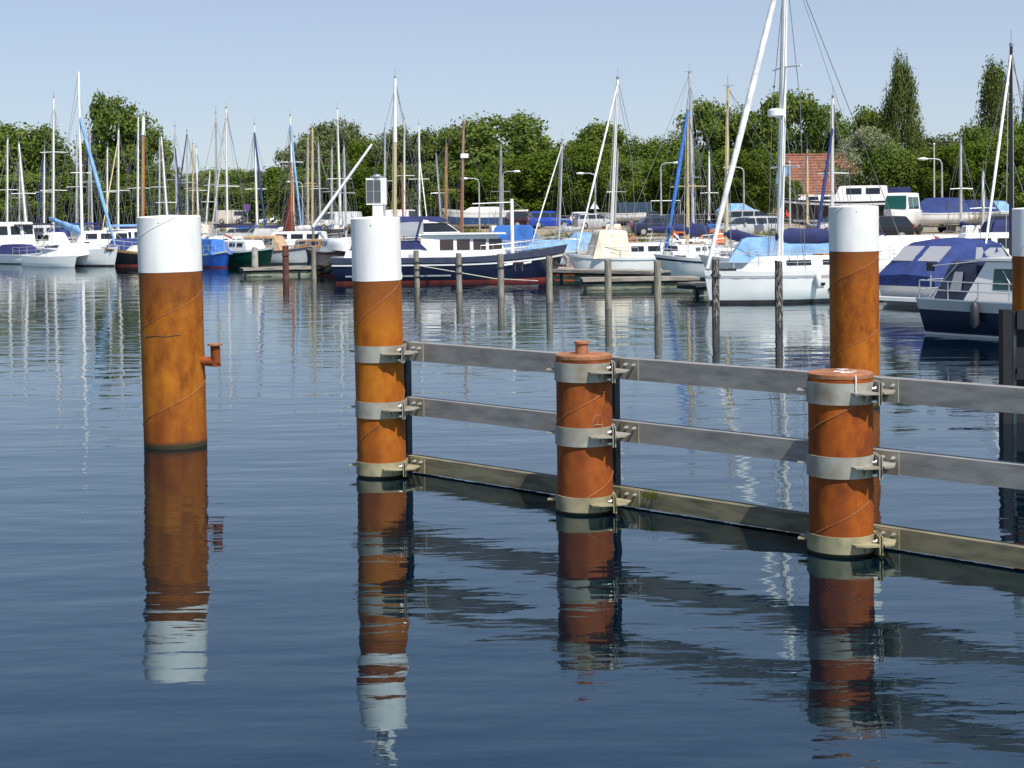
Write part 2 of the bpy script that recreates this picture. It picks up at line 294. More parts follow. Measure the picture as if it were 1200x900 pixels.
# ================================================================== water, land
w = MB(); w.add([(-1500, -60, 0), (1500, -60, 0), (1500, 900, 0), (-1500, 900, 0)], [(0, 1, 2, 3)])
tag(w.build('water', M['water']), kind='structure')
QUAY = [(300, -60), (80, 40), (45, 60), (30, 68), (20.8, 78), (3, 107), (-28, 176), (-80, 203), (-200, 235), (-900, 380)]
VIN = Vector((0.55, 0.835)).normalized(); PER = Vector((-VIN.y, VIN.x))
DPROF = [(0, 0.85), (1.2, 0.87), (4, 0.9), (12, 1.0), (25, 1.15), (45, 1.35), (80, 1.5), (300, 1.8), (1500, 2.0), (5000, 2.0)]
def quay_at(s):
    q = [(Vector(p).dot(PER), Vector(p)) for p in QUAY]
    for (s0, p0), (s1, p1) in zip(q, q[1:]):
        if s0 <= s <= s1: return p0.lerp(p1, (s - s0) / (s1 - s0))
    return q[0][1] if s < q[0][0] else q[-1][1]
def quay_d(x, y):
    p = Vector((x, y)); return (p - quay_at(p.dot(PER))).dot(VIN)
def gz(x, y):
    d = quay_d(x, y)
    for (d0, z0), (d1, z1) in zip(DPROF, DPROF[1:]):
        if d0 <= d <= d1: return lerp(z0, z1, (d - d0) / (d1 - d0))
    return DPROF[0][1] if d < 0 else 2.0
def gat(px, Y):
    z = 1.0
    for _ in range(4): p = pz(px, Y, z); z = gz(p.x, p.y)
    p = pz(px, Y, z); return Vector((p.x, p.y, gz(p.x, p.y)))
def gpx(px, py):
    """land point seen at a pixel"""
    z = 1.0
    for _ in range(12): p = onz(px, py, z); z = lerp(z, gz(p.x, p.y), 0.6)
    return p
def along_quay(s, d):
    p = quay_at(s) + VIN * d; return Vector((p.x, p.y, gz(p.x, p.y)))
S = [lerp(Vector(QUAY[0]).dot(PER), Vector(QUAY[-1]).dot(PER), i / 60) for i in range(61)] + [Vector(p).dot(PER) for p in QUAY]
S = sorted(set(round(s, 3) for s in S))
land = MB(); rings = []
for d, z in DPROF: rings.append([Vector((*(quay_at(s) + VIN * d), z)) for s in S])
land.loft(rings[:7], False, False)
lo = land.build('ground', M['gravel'], smooth=60); tag(lo, kind='structure')
far = MB(); far.loft(rings[6:], False, False); tag(far.build('meadow', M['meadow'], smooth=60), kind='structure')
qw = MB(); qw.loft([[Vector((*quay_at(s), -1.0)) for s in S], [Vector((*(quay_at(s) + VIN * 0.001), 0.849)) for s in S]], False, False)
cap = MB(); cap.loft([[Vector((*(quay_at(s) + VIN * a), b)) for s in S] for a, b in ((-0.1, 0.62), (-0.1, 0.9), (0.35, 0.9), (0.35, 0.8))], False, False)
qo = qw.build('quay_wall', M['concrete']); cap.build('coping', M['concrete'], qo)
tag(qo, 'long low concrete quay wall behind the moored boats', 'quay wall')

# ================================================================== steel piles
def helix(rad, z0, z1, pitch, ph, r=0.007, n=6):
    mb = MB(); N = max(8, int((z1 - z0) / pitch * 36)); pts = []
    for i in range(N + 1):
        z = lerp(z0, z1, i / N); a = ph + (z - z0) / pitch * 2 * math.pi
        pts.append((rad * math.cos(a), rad * math.sin(a), z))
    return mb.tube(pts, r, n)
def tall_pile(px, Ywater, rad, top, cap_h, mat, pitch, ph, label, lean=0.0):
    p = pz(px, Ywater, 0); e = empty('steel_pile', (p.x, p.y, 0)); e.rotation_euler = (0, lean, 0)
    s = MB(); zs = [-1.5, 0.0, 0.5, 1.0, 1.5, 2.0, top - cap_h]
    s.lathe([(rad, z) for z in zs], 72); s.build('shaft', M[mat], e, 40)
    c = MB(); rc = rad + 0.003
    wob = lambda k: 0.0012 * math.sin(k * 0.35) + 0.0008 * math.sin(k * 0.17 + 2)
    c.lathe([(rc, top - cap_h - 0.002), (rc, top - 0.012), (rc - 0.012, top), (rc - 0.05, top + 0.004), (0.01, top + 0.02)], 72); c.v = [(x, y, z + (wob(i) if i < 72 else 0)) for i, (x, y, z) in enumerate(c.v)]; co = c.build('painted_cap', M['cap_white'], e, 40)
    helix(rad, 0.02, top - cap_h - 0.01, pitch, ph).build('weld_seam', M['weld'], e, 60)
    n = (top - cap_h - 0.03) / pitch * 2 * math.pi
    helix(rc, top - cap_h + 0.005, top - 0.01, pitch, ph + n + 0.035 / pitch * 2 * math.pi).build('weld_seam', M['cap_white'], co, 60)
    h = MB(); h.tube([(rc * math.cos(a) * 0.995, rc * math.sin(a) * 0.995, top - 0.09) for a in (-1.68,)] + [(rc * math.cos(-1.68) * 1.004, rc * math.sin(-1.68) * 1.004, top - 0.09)], 0.008, 8); h.build('bolt_hole', M['black_steel'], co)
    tag(e, label, 'steel pile', 'tall white-capped steel piles'); return e
P1 = tall_pile(206, 20.5, 0.415, 3.06, 0.735, 'rust_one', 1.22, -4.3, 'thick rusty steel pile with white cap and bent pipe spur, standing alone at left', -0.012)
el = MB(); rr = 0.062
el.tube([(0.36, -0.08, 1.13), (0.60, -0.10, 1.10), (0.635, -0.10, 1.115)], rr, 14)
el.tube([(0.585, -0.10, 1.05), (0.585, -0.10, 1.33)], rr, 14)
eo = el.build('pipe_elbow', M['rust_three'], P1, 40)
sc_ = MB(); sc_.tube([(0.4165 * math.cos(a), 0.4165 * math.sin(a), 1.49 + 0.006 * math.sin(a * 9)) for a in [-2.3 + 0.1 * k for k in range(13)]], 0.005, 4); sc_.build('scratch', M['bark_dark'], P1)
fl = MB(); fl.lathe([(0.10, 1.33), (0.10, 1.352), (0.05, 1.356)], 18, (0.585, -0.10, 0)); fl.build('pipe_flange', M['rust_cap'], eo, 40)
P2 = tall_pile(448, 17.95, 0.285, 3.02, 0.73, 'rust_two', 1.37, -4.36, 'slim rusty steel pile with white cap at the end of the barrier', -0.012)
P5 = tall_pile(1002, 23.7, 0.375, 3.08, 0.69, 'rust_five', 1.09, -1.06, 'tall rusty white-capped steel pile directly behind a short barrier pile', -0.002)
P6 = tall_pile(1211, 22.3, 0.29, 3.02, 0.69, 'rust_two', 1.37, -1.2, 'rusty white-capped steel pile cut off by the right picture edge')
def short_pile(px, Yw, top, label, ph, stub, mat):
    p = pz(px, Yw, 0); e = empty('short_steel_pile', (p.x, p.y, 0)); rad = 0.285
    s = MB(); s.lathe([(rad, z) for z in (-1.5, 0, 0.4, 0.8, 1.2, top)], 72); s.build('shaft', M[mat], e, 40)
    c = MB(); c.lathe([(rad + 0.004, top - 0.03), (rad + 0.004, top + 0.004), (rad - 0.012, top + 0.012), (0.01, top + 0.014)], 72); c.build('end_cap', M['rust_cap'], e, 40)
    if stub:
        q = MB(); q.lathe([(0.065, top + 0.005), (0.065, top + 0.12)], 20, (-0.02, 0, 0)); q.lathe([(0.08, top + 0.12), (0.08, top + 0.14), (0.03, top + 0.145)], 20, (-0.02, 0, 0)); q.build('pipe_stub', M['rust_cap'], e, 40)
    helix(rad, 0.02, top - 0.05, 0.95, ph).build('weld_seam', M['weld'], e, 60)
    tag(e, label, 'steel pile', 'short steel piles of the barrier'); return e
P3 = short_pile(686, 15.68, 1.60, 'short reddish steel pile with a small pipe stub on its flat top', -2.6, True, 'rust_three')
P4 = short_pile(986, 13.69, 1.60, 'short reddish steel pile with flat top, nearest the camera', 2.48, False, 'rust_four')
ck = MB(); rad = 0.288
def onpile(u, z): a = -math.pi / 2 + u / rad; return (rad * math.cos(a), rad * math.sin(a), z)
ck.tube([onpile(0.13 + 0.06 * math.cos(t * math.pi / 12), 0.93 + 0.085 * math.sin(t * math.pi / 12)) for t in range(25)], 0.0028, 4)
ck.tube([onpile(0.09, 0.915), onpile(0.13, 0.917), onpile(0.17, 0.912)], 0.004, 4); ck.tube([onpile(0.125, 0.92), onpile(0.127, 0.96)], 0.0025, 4)
ck.build('chalk_mark', M['chalk'], P3)
dr = MB(); dr.tube([(0.07, -0.295, 1.61), (0.072, -0.3045, 1.56), (0.068, -0.3045, 1.50), (0.072, -0.3045, 1.42)], 0.006, 5); dr.build('bird_dropping', M['cap_white'], P4)
rnd = random.Random(8)
for i in range(9):
    a, q = rnd.uniform(0, 6.28), rnd.uniform(0, 0.2); m = MB(); k = rnd.uniform(0.012, 0.045); m.prism([(q * math.cos(a) + k * rnd.uniform(0.5, 1.3) * math.cos(t * 0.785) * 1.4, q * math.sin(a) + k * rnd.uniform(0.5, 1.3) * math.sin(t * 0.785)) for t in range(8)], 0.003, 'z', 1.6135); m.build('bird_dropping', M['cap_white'], P4)
# solar lantern on the second pile
pl = P2.location; sl = empty('solar_lantern', (pl.x - 0.012, pl.y, 3.035))
b = MB(); b.box((0.01, 0, 0.06), (0.12, 0.11, 0.16)); b.build('mast_foot', M['cap_white'], sl)
b = MB(); b.box((-0.005, 0, 0.29), (0.235, 0.13, 0.31)); b.build('housing', M['gel_white'], sl)
for i in (0, 1):
    for j in (0, 1):
        q = MB(); q.box((-0.076 + 0.085 * i, -0.068, 0.222 + 0.138 * j), (0.078, 0.008, 0.128)); q.build('solar_cell', M['solar'], sl)
b = MB(); b.box((0.085, -0.067, 0.29), (0.02, 0.006, 0.29)); b.build('edge_strip', M['spar_white'], sl)
b = MB(); b.lathe([(0.08, 0.45), (0.08, 0.464), (0.055, 0.47), (0.045, 0.485), (0.02, 0.49)], 16); b.build('lens', M['spar_grey'], sl, 40)
tag(sl, 'white solar lantern box with dark panel on top of the slim pile', 'lantern')

# ================================================================== barrier
A0 = Vector((P2.location.x, P2.location.y)); A1 = Vector((P4.location.x, P4.location.y)); AD = (A1 - A0).normalized(); AN = Vector((-AD.y, AD.x))
if AN.y < 0: AN = -AN
BR = empty('steel_barrier', (A0.x, A0.y, 0), math.atan2(AD.y, AD.x))      # local x along the barrier, local y away from the camera
tag(BR, 'grey steel barrier of three rails clamped to the piles', 'barrier')
RY = 0.285 + 0.075; LEN = (A1 - A0).length; S3 = (Vector((P3.location.x, P3.location.y)) - A0).dot(AD)
for z0, z1, mt in ((1.33, 1.545, 'galv'), (0.69, 0.895, 'galv'), (0.02, 0.20, 'galv_beam')):
    x = 0.10
    for xe in (S3 + 0.16, LEN + 0.16, LEN + 4.4):
        m = MB(); yf = RY - 0.055
        prof = [(yf, z0), (yf, z1), (yf + 0.13, z1), (yf + 0.13, z1 - 0.016), (yf + 0.016, z1 - 0.016), (yf + 0.016, z0 + 0.016), (yf + 0.13, z0 + 0.016), (yf + 0.13, z0)]
        m.prism(prof, xe - x - 0.006, 'x', x); m.build('rail', M[mt], BR); x = xe
irot = Matrix.Rotation(-math.atan2(AD.y, AD.x), 3, 'Z')
def loc(p, q):      # pile-centred world-aligned offset -> barrier local
    o = Vector((p.location.x + q[0] - A0.x, p.location.y + q[1] - A0.y, q[2])); return irot @ o
for p in (P2, P3, P4):
    bx = (Vector((p.location.x, p.location.y)) - A0).dot(AD)
    m = MB(); m.box((bx - 0.01, RY + 0.045, 0.73), (0.11, 0.08, 1.62)); m.build('upright', M['dark_steel'], BR)
    for zc, h, mt in ((1.44, 0.19, 'galv_band'), (0.79, 0.19, 'galv_band'), (0.105, 0.15, 'galv_low')):
        mat = M[mt]
        m = MB(); c = loc(p, (0, 0, 0)); n = 64; ro, ri = 0.303, 0.288
        m.loft([[c + Vector((r * math.cos(2 * math.pi * k / n), r * math.sin(2 * math.pi * k / n), z)) for k in range(n)] for r, z in ((ri, zc + h / 2), (ro, zc + h / 2), (ro, zc - h / 2), (ri, zc - h / 2))], True, False)
        band = m.build('clamp_band', mat, BR, 40)
        zs = zc + 0.005
        def poly(pts, z, th):
            mm = MB(); mm.loft([[loc(p, (x, y, z)) for x, y in pts], [loc(p, (x, y, z + th)) for x, y in pts]], True, True); return mm
        poly([(0.02, -0.28), (0.05, -0.37), (0.12, -0.395), (0.265, -0.375), (0.265, -0.12)], zs, 0.014).build('shelf_plate', mat, band)
        poly([(0.305, -0.36), (0.40, -0.31), (0.46, -0.13), (0.36, -0.03), (0.305, 0.02)], zs, 0.014).build('shelf_plate', mat, band)
        for q0, q1 in (((0.15, -0.27), (0.16, -0.36)), ((0.36, -0.06), (0.385, -0.28))):      # thin web under each shelf
            m = MB(); m.panel([loc(p, (*q0, zs - 0.001)), loc(p, (*q1, zs - 0.001)), loc(p, (*q0, zs - 0.075))], 0.01); m.build('gusset', mat, band)
        for x in (0.268, 0.291):
            m = MB(); zt, zb = zc + h / 2 + 0.008, zc - h / 2 - 0.002
            m.loft([[loc(p, (x + dx, y, z)) for y, z in ((-0.06, zb), (-0.315, zb), (-0.315, zt), (-0.06, zt))] for dx in (0, 0.011)], True, True); m.build('clamp_flange', mat, band)
        # tab plate bolted on the rail, right of the pile
        m = MB(); yf = RY - 0.055; m.box((bx + 0.29, yf - 0.0065, zc), (0.24, 0.012, h + 0.02)); tab = m.build('tab_plate', mat, band)
        for u in (0.255, 0.36):
            m = MB(); cc = Vector((bx + u, yf - 0.012, zc + 0.045)); m.tube([cc, cc + Vector((0, -0.022, 0))], 0.019, 6); m.tube([cc + Vector((0, -0.02, 0)), cc + Vector((0, -0.045, 0))], 0.011, 8); m.build('bolt', M['galv_bolt'], tab)
        for dz in ((0.05, -0.065) if h > 0.16 else (0.035,)):
            cc = loc(p, (0.266, -0.262, zc + dz)); ax = irot @ Vector((-1, -0.15, 0)).normalized()
            m = MB(); m.tube([cc, cc + ax * 0.022], 0.02, 6); m.tube([cc + ax * 0.02, cc + ax * 0.05], 0.012, 8); m.build('bolt', M['galv_bolt'], band)
        # small lug on the far left of the clamp
        m = MB(); m.loft([[loc(p, (x, y, z)) for x, y in ((-0.27, -0.02), (-0.39, 0.0), (-0.36, 0.10), (-0.25, 0.14))] for z in (zs, zs + 0.014)], True, True); m.build('lug_plate', mat, band)
tuf = MB(); rnd = random.Random(4)
for i in range(70):
    x = S3 + 0.52 + rnd.uniform(-0.05, 0.12); y = RY - 0.07 + rnd.uniform(-0.03, 0.02); a = rnd.uniform(0, 6.28); l = rnd.uniform(0.03, 0.10)
    tuf.add([(x, y, 0.15), (x + 0.012, y, 0.15), (x + math.cos(a) * l * 0.6, y + math.sin(a) * l * 0.6, 0.15 + l)], [(0, 1, 2)])
wp = tuf.build('weed_tuft', M['grass_blade'], None); wp.parent = BR

# black steel dolphin at the right edge
g0 = pz(1172, 21.6, 0); DF = empty('steel_fender_frame', (g0.x, 21.6, 0)); tag(DF, 'black steel fender frame at the right picture edge', 'fender frame')
for x, wd in ((0.08, 0.13), (0.56, 0.14), (1.0, 0.14)):
    m = MB(); m.box((x, 0, 0.3), (wd, 0.20, 2.6)); m.build('upright', M['black_steel'], DF)
m = MB(); m.box((0.175, -0.09, 0.3), (0.045, 0.03, 2.56)); m.build('edge_angle', M['dark_steel'], DF)
for zc, hh in ((1.46, 0.26), (0.74, 0.09)):
    m = MB(); m.box((0.66, -0.13, zc), (0.93, 0.05, hh)); m.build('crossbeam', M['black_steel'], DF)
m = MB(); m.box((0.345, 0.02, 0.25), (0.29, 0.05, 2.4)); m.build('backing_plate', M['black_steel'], DF)
m = MB(); m.box((0.78, 0.02, 0.25), (0.28, 0.05, 2.4)); m.build('backing_plate', M['black_steel'], DF)
# ================================================================== trees
def leaf_quad(vs, fs, p, nrm, s, rnd):
    n = (nrm + Vector((rnd.gauss(0, 0.55), rnd.gauss(0, 0.55), rnd.gauss(0.15, 0.5)))).normalized()
    u = n.cross(Vector((rnd.gauss(0, 1), rnd.gauss(0, 1), rnd.gauss(0, 1))))
    if u.length < 1e-3: u = Vector((1, 0, 0))
    u.normalize(); w_ = n.cross(u); a = s * rnd.uniform(0.6, 1.25); b_ = a * rnd.uniform(0.5, 0.8); k = len(vs)
    vs += [p - u * a, p - w_ * b_ + n * a * 0.15, p + u * a, p + w_ * b_ + n * a * 0.15]; fs.append((k, k + 1, k + 2, k + 3))
def crown_mesh(name, seed, shape, count, leaf, lobes):
    """crown about 10 m wide standing on z=0 (crown base), height ~10 m, returned in metres"""
    rnd = random.Random(seed); vs = []; fs = []; L = []
    for i in range(int(lobes * 1.9)):
        if shape == 'poplar':
            z = rnd.uniform(0.0, 1.0); prof = (0.55 + 0.45 * math.sin(math.pi * min(1, z * 0.95 + 0.08))) * (1 - z ** 6 * 0.5); a = rnd.uniform(0, 6.283); r = prof * rnd.uniform(0.3, 0.85)
            L.append((Vector((r * 5 * math.cos(a), r * 5 * math.sin(a), 0.4 + z * 9.2)), rnd.uniform(0.9, 1.7) * (1.1 - 0.35 * z), 1.5))
        elif shape == 'open':
            z = rnd.uniform(0.02, 1.0); a = rnd.uniform(0, 6.283); prof = math.sin(math.pi * (0.15 + 0.75 * z)) ** 0.7; r = prof * rnd.uniform(0.25, 0.95)
            L.append((Vector((r * 4.4 * math.cos(a), r * 4.4 * math.sin(a), 0.8 + z * 8.6)), rnd.uniform(0.7, 1.45), 1.0))
        elif shape == 'bush':
            a = rnd.uniform(0, 6.283); z = rnd.uniform(0, 1) ** 1.2; prof = math.sqrt(max(0, 1 - (z * 0.92) ** 2)); r = prof * rnd.uniform(0.35, 0.95)
            L.append((Vector((r * 4.5 * math.cos(a), r * 4.5 * math.sin(a), 0.6 + z * 8.2)), rnd.uniform(1.0, 1.9), 1.0))
        else:
            z = rnd.uniform(0, 1); a = rnd.uniform(0, 6.283); prof = math.sin(math.pi * (0.12 + 0.80 * z)) ** 0.6; r = prof * rnd.uniform(0.45, 0.95)
            L.append((Vector((r * 4.3 * math.cos(a), r * 4.3 * math.sin(a), 0.9 + z * 8.0)), rnd.uniform(1.1, 2.1), 0.85))
    L = [(c, r * rnd.uniform(0.5, 0.88), z) for c, r, z in L]; tot = sum(l[1] ** 2 for l in L)
    for c, r, zs in L:
        for _ in range(int(count * r * r / tot)):
            d = Vector((rnd.gauss(0, 1), rnd.gauss(0, 1), rnd.gauss(0.25, 1))).normalized()
            q = r * (1 - rnd.gauss(0.08, 0.26))
            p = c + Vector((d.x * q, d.y * q, d.z * q * zs)) + Vector((rnd.gauss(0, 0.12), rnd.gauss(0, 0.12), rnd.gauss(0, 0.12)))
            leaf_quad(vs, fs, p, d, leaf, rnd)
    zm = sorted(v.z for v in vs)[int(len(vs) * 0.997)]; xm = sorted(abs(v.x) for v in vs)[int(len(vs) * 0.985)]
    vs = [Vector((v.x / xm * 5, v.y / xm * 5, v.z / zm * 10)) for v in vs]
    me = bpy.data.meshes.new(name); me.from_pydata([tuple(v) for v in vs], [], fs); me.update(); return me
def trunk_mesh(seed, h, spread):
    rnd = random.Random(seed); mb = MB(); lean = rnd.uniform(-0.3, 0.3)
    mb.tube([(0, 0, -0.6), (lean * 0.2, 0, h * 0.35), (lean, 0.1, h * 0.7), (lean * 1.2, 0.1, h)], [0.34, 0.26, 0.17, 0.05], 8)
    for i in range(9):
        z = h * rnd.uniform(0.25, 0.85); a = rnd.uniform(0, 6.283); l = spread * rnd.uniform(0.5, 1.0)
        mb.tube([(lean * 0.5, 0.05, z), (l * 0.5 * math.cos(a), l * 0.5 * math.sin(a), z + l * 0.35), (l * math.cos(a), l * math.sin(a), z + l * 0.8)], [0.11, 0.07, 0.025], 5)
    return mb.mesh('trunk', None, 50)
CR = {}
for nm, shape, cnt, leaf, lob, lm in (('dark1', 'round', 12000, 0.26, 46, 'leaf_dark'), ('dark2', 'round', 12000, 0.26, 40, 'leaf_dark'), ('dark3', 'bush', 11000, 0.27, 44, 'leaf_dark'), ('mid1', 'round', 12000, 0.25, 50, 'leaf_mid'), ('mid2', 'bush', 11000, 0.26, 44, 'leaf_mid'),
                                      ('light1', 'bush', 11000, 0.23, 46, 'leaf_light'), ('grey1', 'open', 8500, 0.24, 52, 'leaf_grey'), ('open1', 'open', 8000, 0.25, 48, 'leaf_dark'), ('poplar1', 'poplar', 14000, 0.20, 90, 'leaf_poplar'), ('poplar2', 'poplar', 12000, 0.20, 76, 'leaf_poplar'), ('willow1', 'open', 10000, 0.19, 60, 'leaf_willow')):
    me = crown_mesh('crown', sum(map(ord, nm)), shape, int(cnt * 1.6), leaf * 0.78, lob); me.materials.append(M[lm]); CR[nm] = me
TRK = []
for i in range(4):
    me = trunk_mesh(i + 3, 8.5, 3.4); me.materials.append(M['bark' if i % 2 else 'bark_dark']); TRK.append(me)
tid = 0
def tree(px, Y, top_py, width_px, kind, label, base=0.12, name='tree', group=None):
    """tree whose crown top shows at top_py; base = share of the height that is bare trunk"""
    global tid; tid += 1
    g = gat(px, Y); topz = at(px, top_py, Y).z; h = topz - g.z; wd = width_px / scl(Y) * (1.0 if 'poplar' in kind else 1.22)
    e = empty(name, g, (tid * 2.4) % 6.28)
    c = put('crown', CR[kind], e, (0, 0, h * base)); sz = h * (1 - base) / 10.0; c.scale = (wd / 10, wd / 10, sz)
    t = put('trunk', TRK[tid % 4], e); t.scale = (min(h / 12, wd / 9), min(h / 12, wd / 9), h * 0.8 / 12)
    tag(e, label, 'tree', group or 'trees behind the marina'); return e
BACK = [  # px, Y, top, width, kind, bare share, label
 (18, 232, 148, 78, 'dark1', .10, 'dark leafy tree at the left picture edge'),
 (48, 230, 150, 60, 'dark3', .08, 'dark rounded tree next to the leftmost tree'),
 (72, 236, 180, 40, 'mid2', .05, 'lower green tree just left of the tall spreading poplar'),
 (138, 222, 112, 66, 'open1', .14, 'tall open-crowned poplar tree towering over the left boats'),
 (176, 224, 150, 52, 'open1', .10, 'thin loose tree on the right flank of the tall open poplar'),
 (118, 226, 192, 50, 'mid1', .04, 'green tree filling the foot of the tall open poplar'),
 (215, 300, 205, 80, 'grey1', .04, 'low hazy tree in the gap just right of the left pile'),
 (262, 420, 199, 70, 'dark2', .04, 'far dark tree on the horizon in the gap between tree groups'),
 (238, 410, 203, 52, 'dark3', .04, 'small far tree left of the darkest horizon tree'),
 (292, 400, 201, 50, 'dark1', .04, 'far tree on the horizon behind the tall twin masts'),
 (250, 290, 219, 90, 'light1', .02, 'pale low willow bush in the gap above the far cars'),
 (285, 300, 216, 70, 'grey1', .02, 'pale greyish low tree above the far white vans'),
 (330, 235, 196, 60, 'mid2', .05, 'bushy green tree at the left end of the central wood'),
 (362, 240, 160, 62, 'grey1', .08, 'silvery green loose tree left of the two pale spars'),
 (384, 245, 145, 52, 'grey1', .08, 'tall silvery tree top behind the beige masts'),
 (408, 240, 143, 40, 'grey1', .08, 'narrow silvery treetop left of the solar lantern'),
 (432, 236, 164, 60, 'mid1', .06, 'green tree behind the solar lantern'),
 (470, 230, 150, 56, 'grey1', .08, 'thin grey-green tree behind the tallest wooden mast'),
 (505, 228, 152, 60, 'open1', .08, 'dark open tree right of the tallest wooden mast'),
 (538, 224, 150, 52, 'dark2', .08, 'dark tree behind the reddish wooden mast'),
 (590, 218, 136, 92, 'dark1', .10, 'broad dark domed tree, highest of the central wood'),
 (640, 220, 160, 56, 'open1', .08, 'loose tree right of the broad domed tree'),
 (672, 222, 168, 50, 'dark3', .06, 'low-topped dark tree behind the leaning forestay'),
 (708, 214, 146, 66, 'dark2', .08, 'rounded dark tree left of the tall white racing mast'),
 (750, 200, 164, 64, 'light1', .06, 'light green sunny tree right of the tall white racing mast'),
 (786, 196, 158, 60, 'light1', .06, 'light green feathery tree beside the blue furled sail'),
 (832, 200, 118, 62, 'open1', .08, 'tall loose tree behind the pair of grey and beige masts'),
 (872, 200, 128, 60, 'open1', .08, 'loose dark tree behind the thick white furled sail'),
 (926, 196, 110, 74, 'dark2', .08, 'tall dark tree rising behind the orange roof'),
 (968, 190, 121, 50, 'open1', .08, 'loose tree right behind the white pole with blue sail'),
 (1018, 192, 128, 50, 'dark3', .08, 'dark tree between the orange roof and the slender poplar'),
 (1058, 186, 69, 46, 'poplar1', .03, 'tall slender poplar standing alone above the wood'),
 (1100, 200, 160, 70, 'grey1', .06, 'pale low tree right of the tall slender poplar'),
 (1166, 178, 74, 58, 'poplar2', .03, 'second slender poplar behind the black mast at right'),
 (1150, 172, 150, 60, 'dark1', .05, 'dark tree at the foot of the right poplar'),
 (1196, 168, 146, 60, 'dark3', .05, 'dark tree cut off by the right picture edge'),
 (1205, 176, 90, 20, 'poplar2', .05, 'narrow treetop at the far right edge'),
]
FRONT = [
 (350, 205, 206, 56, 'mid1', .14, 'low leafy tree behind the parked far grey car'),
 (398, 202, 192, 60, 'mid2', .14, 'green bushy tree behind the white van'),
 (445, 200, 196, 58, 'mid1', .14, 'low green tree right behind the solar lantern post'),
 (492, 196, 192, 60, 'dark3', .14, 'shady low tree among the central masts'),
 (545, 190, 200, 60, 'mid2', .14, 'low green tree behind the white hull stored ashore'),
 (598, 186, 186, 62, 'mid1', .14, 'green tree behind the dark parked cars'),
 (645, 184, 178, 64, 'mid2', .14, 'sunny green tree behind the blue parked car'),
 (690, 180, 170, 60, 'mid1', .14, 'green tree behind the two white hatchbacks'),
 (735, 176, 184, 58, 'light1', .14, 'light green low tree behind the tall white racing mast foot'),
 (778, 172, 186, 54, 'mid2', .14, 'shaded low tree behind the green bin'),
 (806, 168, 182, 50, 'mid1', .14, 'low green tree behind the orange boat cabin'),
 (850, 164, 178, 54, 'mid2', .14, 'low green tree behind the silver cars'),
 (894, 160, 176, 44, 'mid1', .14, 'green tree just left of the orange roof'),
 (930, 150, 212, 26, 'mid2', .04, 'low green tree covering the left foot of the orange roof'),
 (1020, 142, 150, 62, 'willow1', .04, 'pale silvery willow in front of the roof end'),
 (1040, 140, 168, 58, 'light1', .03, 'sunlit leafy tree behind the cabin boat ashore'),
 (1075, 140, 178, 56, 'light1', .14, 'light green tree at the foot of the slender poplar'),
 (1112, 136, 172, 60, 'mid2', .14, 'green tree behind the lamp post at right'),
 (1152, 132, 166, 58, 'mid1', .14, 'green tree behind the tarpaulined dinghies'),
 (1190, 130, 160, 60, 'dark1', .14, 'dark green tree behind the grey jeep'),
 (88, 222, 206, 60, 'mid2', .14, 'low green bush tree behind the trimaran mast'),
 (160, 218, 205, 66, 'mid1', .14, 'low green tree under the tall open poplar, right side'),
 (30, 224, 205, 70, 'dark2', .14, 'low dark tree behind the leftmost boats'),
]
for r in BACK + FRONT: tree(r[0], r[1], r[2], r[3], r[4], r[6], r[5])
# far treeline and undergrowth, one mass each
def thicket(name, pts, count, hgt, wid, leaf, mat, label, seed):
    rnd = random.Random(seed); vs = []; fs = []
    for _ in range(count):
        t = rnd.random() * (len(pts) - 1); i = min(int(t), len(pts) - 2); c = pts[i].lerp(pts[i + 1], t - i)
        ph = math.sin(t * 9.1) * 0.5 + math.sin(t * 23.7 + 1) * 0.5; H = hgt * (0.75 + 0.25 * ph)
        z = rnd.random() ** 0.8 * H; off = rnd.gauss(0, wid * (1 - 0.6 * z / H))
        leaf_quad(vs, fs, Vector((c.x + off * 0.6 + rnd.gauss(0, .5), c.y + off, gz(c.x, c.y) - 0.1 + z)), Vector((0, -1, 0.4)), leaf, rnd)
    me = bpy.data.meshes.new(name); me.from_pydata([tuple(v) for v in vs], [], fs); me.update(); me.materials.append(M[mat])
    return tag(put(name, me), label, 'undergrowth', kind='stuff')
thicket('undergrowth', [gat(x, Y) for x, Y in ((330, 215), (400, 208), (500, 200), (600, 190), (700, 182), (800, 172), (900, 164))], 26000, 5.2, 1.5, 0.28, 'leaf_dark', 'dark undergrowth below the central wood', 5)
thicket('undergrowth', [gat(x, Y) for x, Y in ((1030, 142), (1100, 138), (1160, 134), (1230, 130))], 12000, 4.6, 1.2, 0.24, 'leaf_mid', 'green hedge behind the boats stored ashore at right', 6)
thicket('undergrowth', [gat(x, Y) for x, Y in ((-20, 232), (60, 228), (120, 222), (200, 216))], 10000, 4.2, 1.2, 0.28, 'leaf_mid', 'green undergrowth behind the left boats', 7)
thicket('undergrowth', [gat(x, Y) for x, Y in ((190, 330), (250, 330), (340, 300))], 9000, 5.5, 3, 0.5, 'leaf_light', 'pale scrub in the gap above the far cars', 8)
thicket('undergrowth', [gat(x, Y) for x, Y in ((-300, 700), (200, 640), (700, 600), (1500, 560))], 16000, 13, 6, 1.3, 'leaf_dark', 'distant line of woods on the horizon', 9)
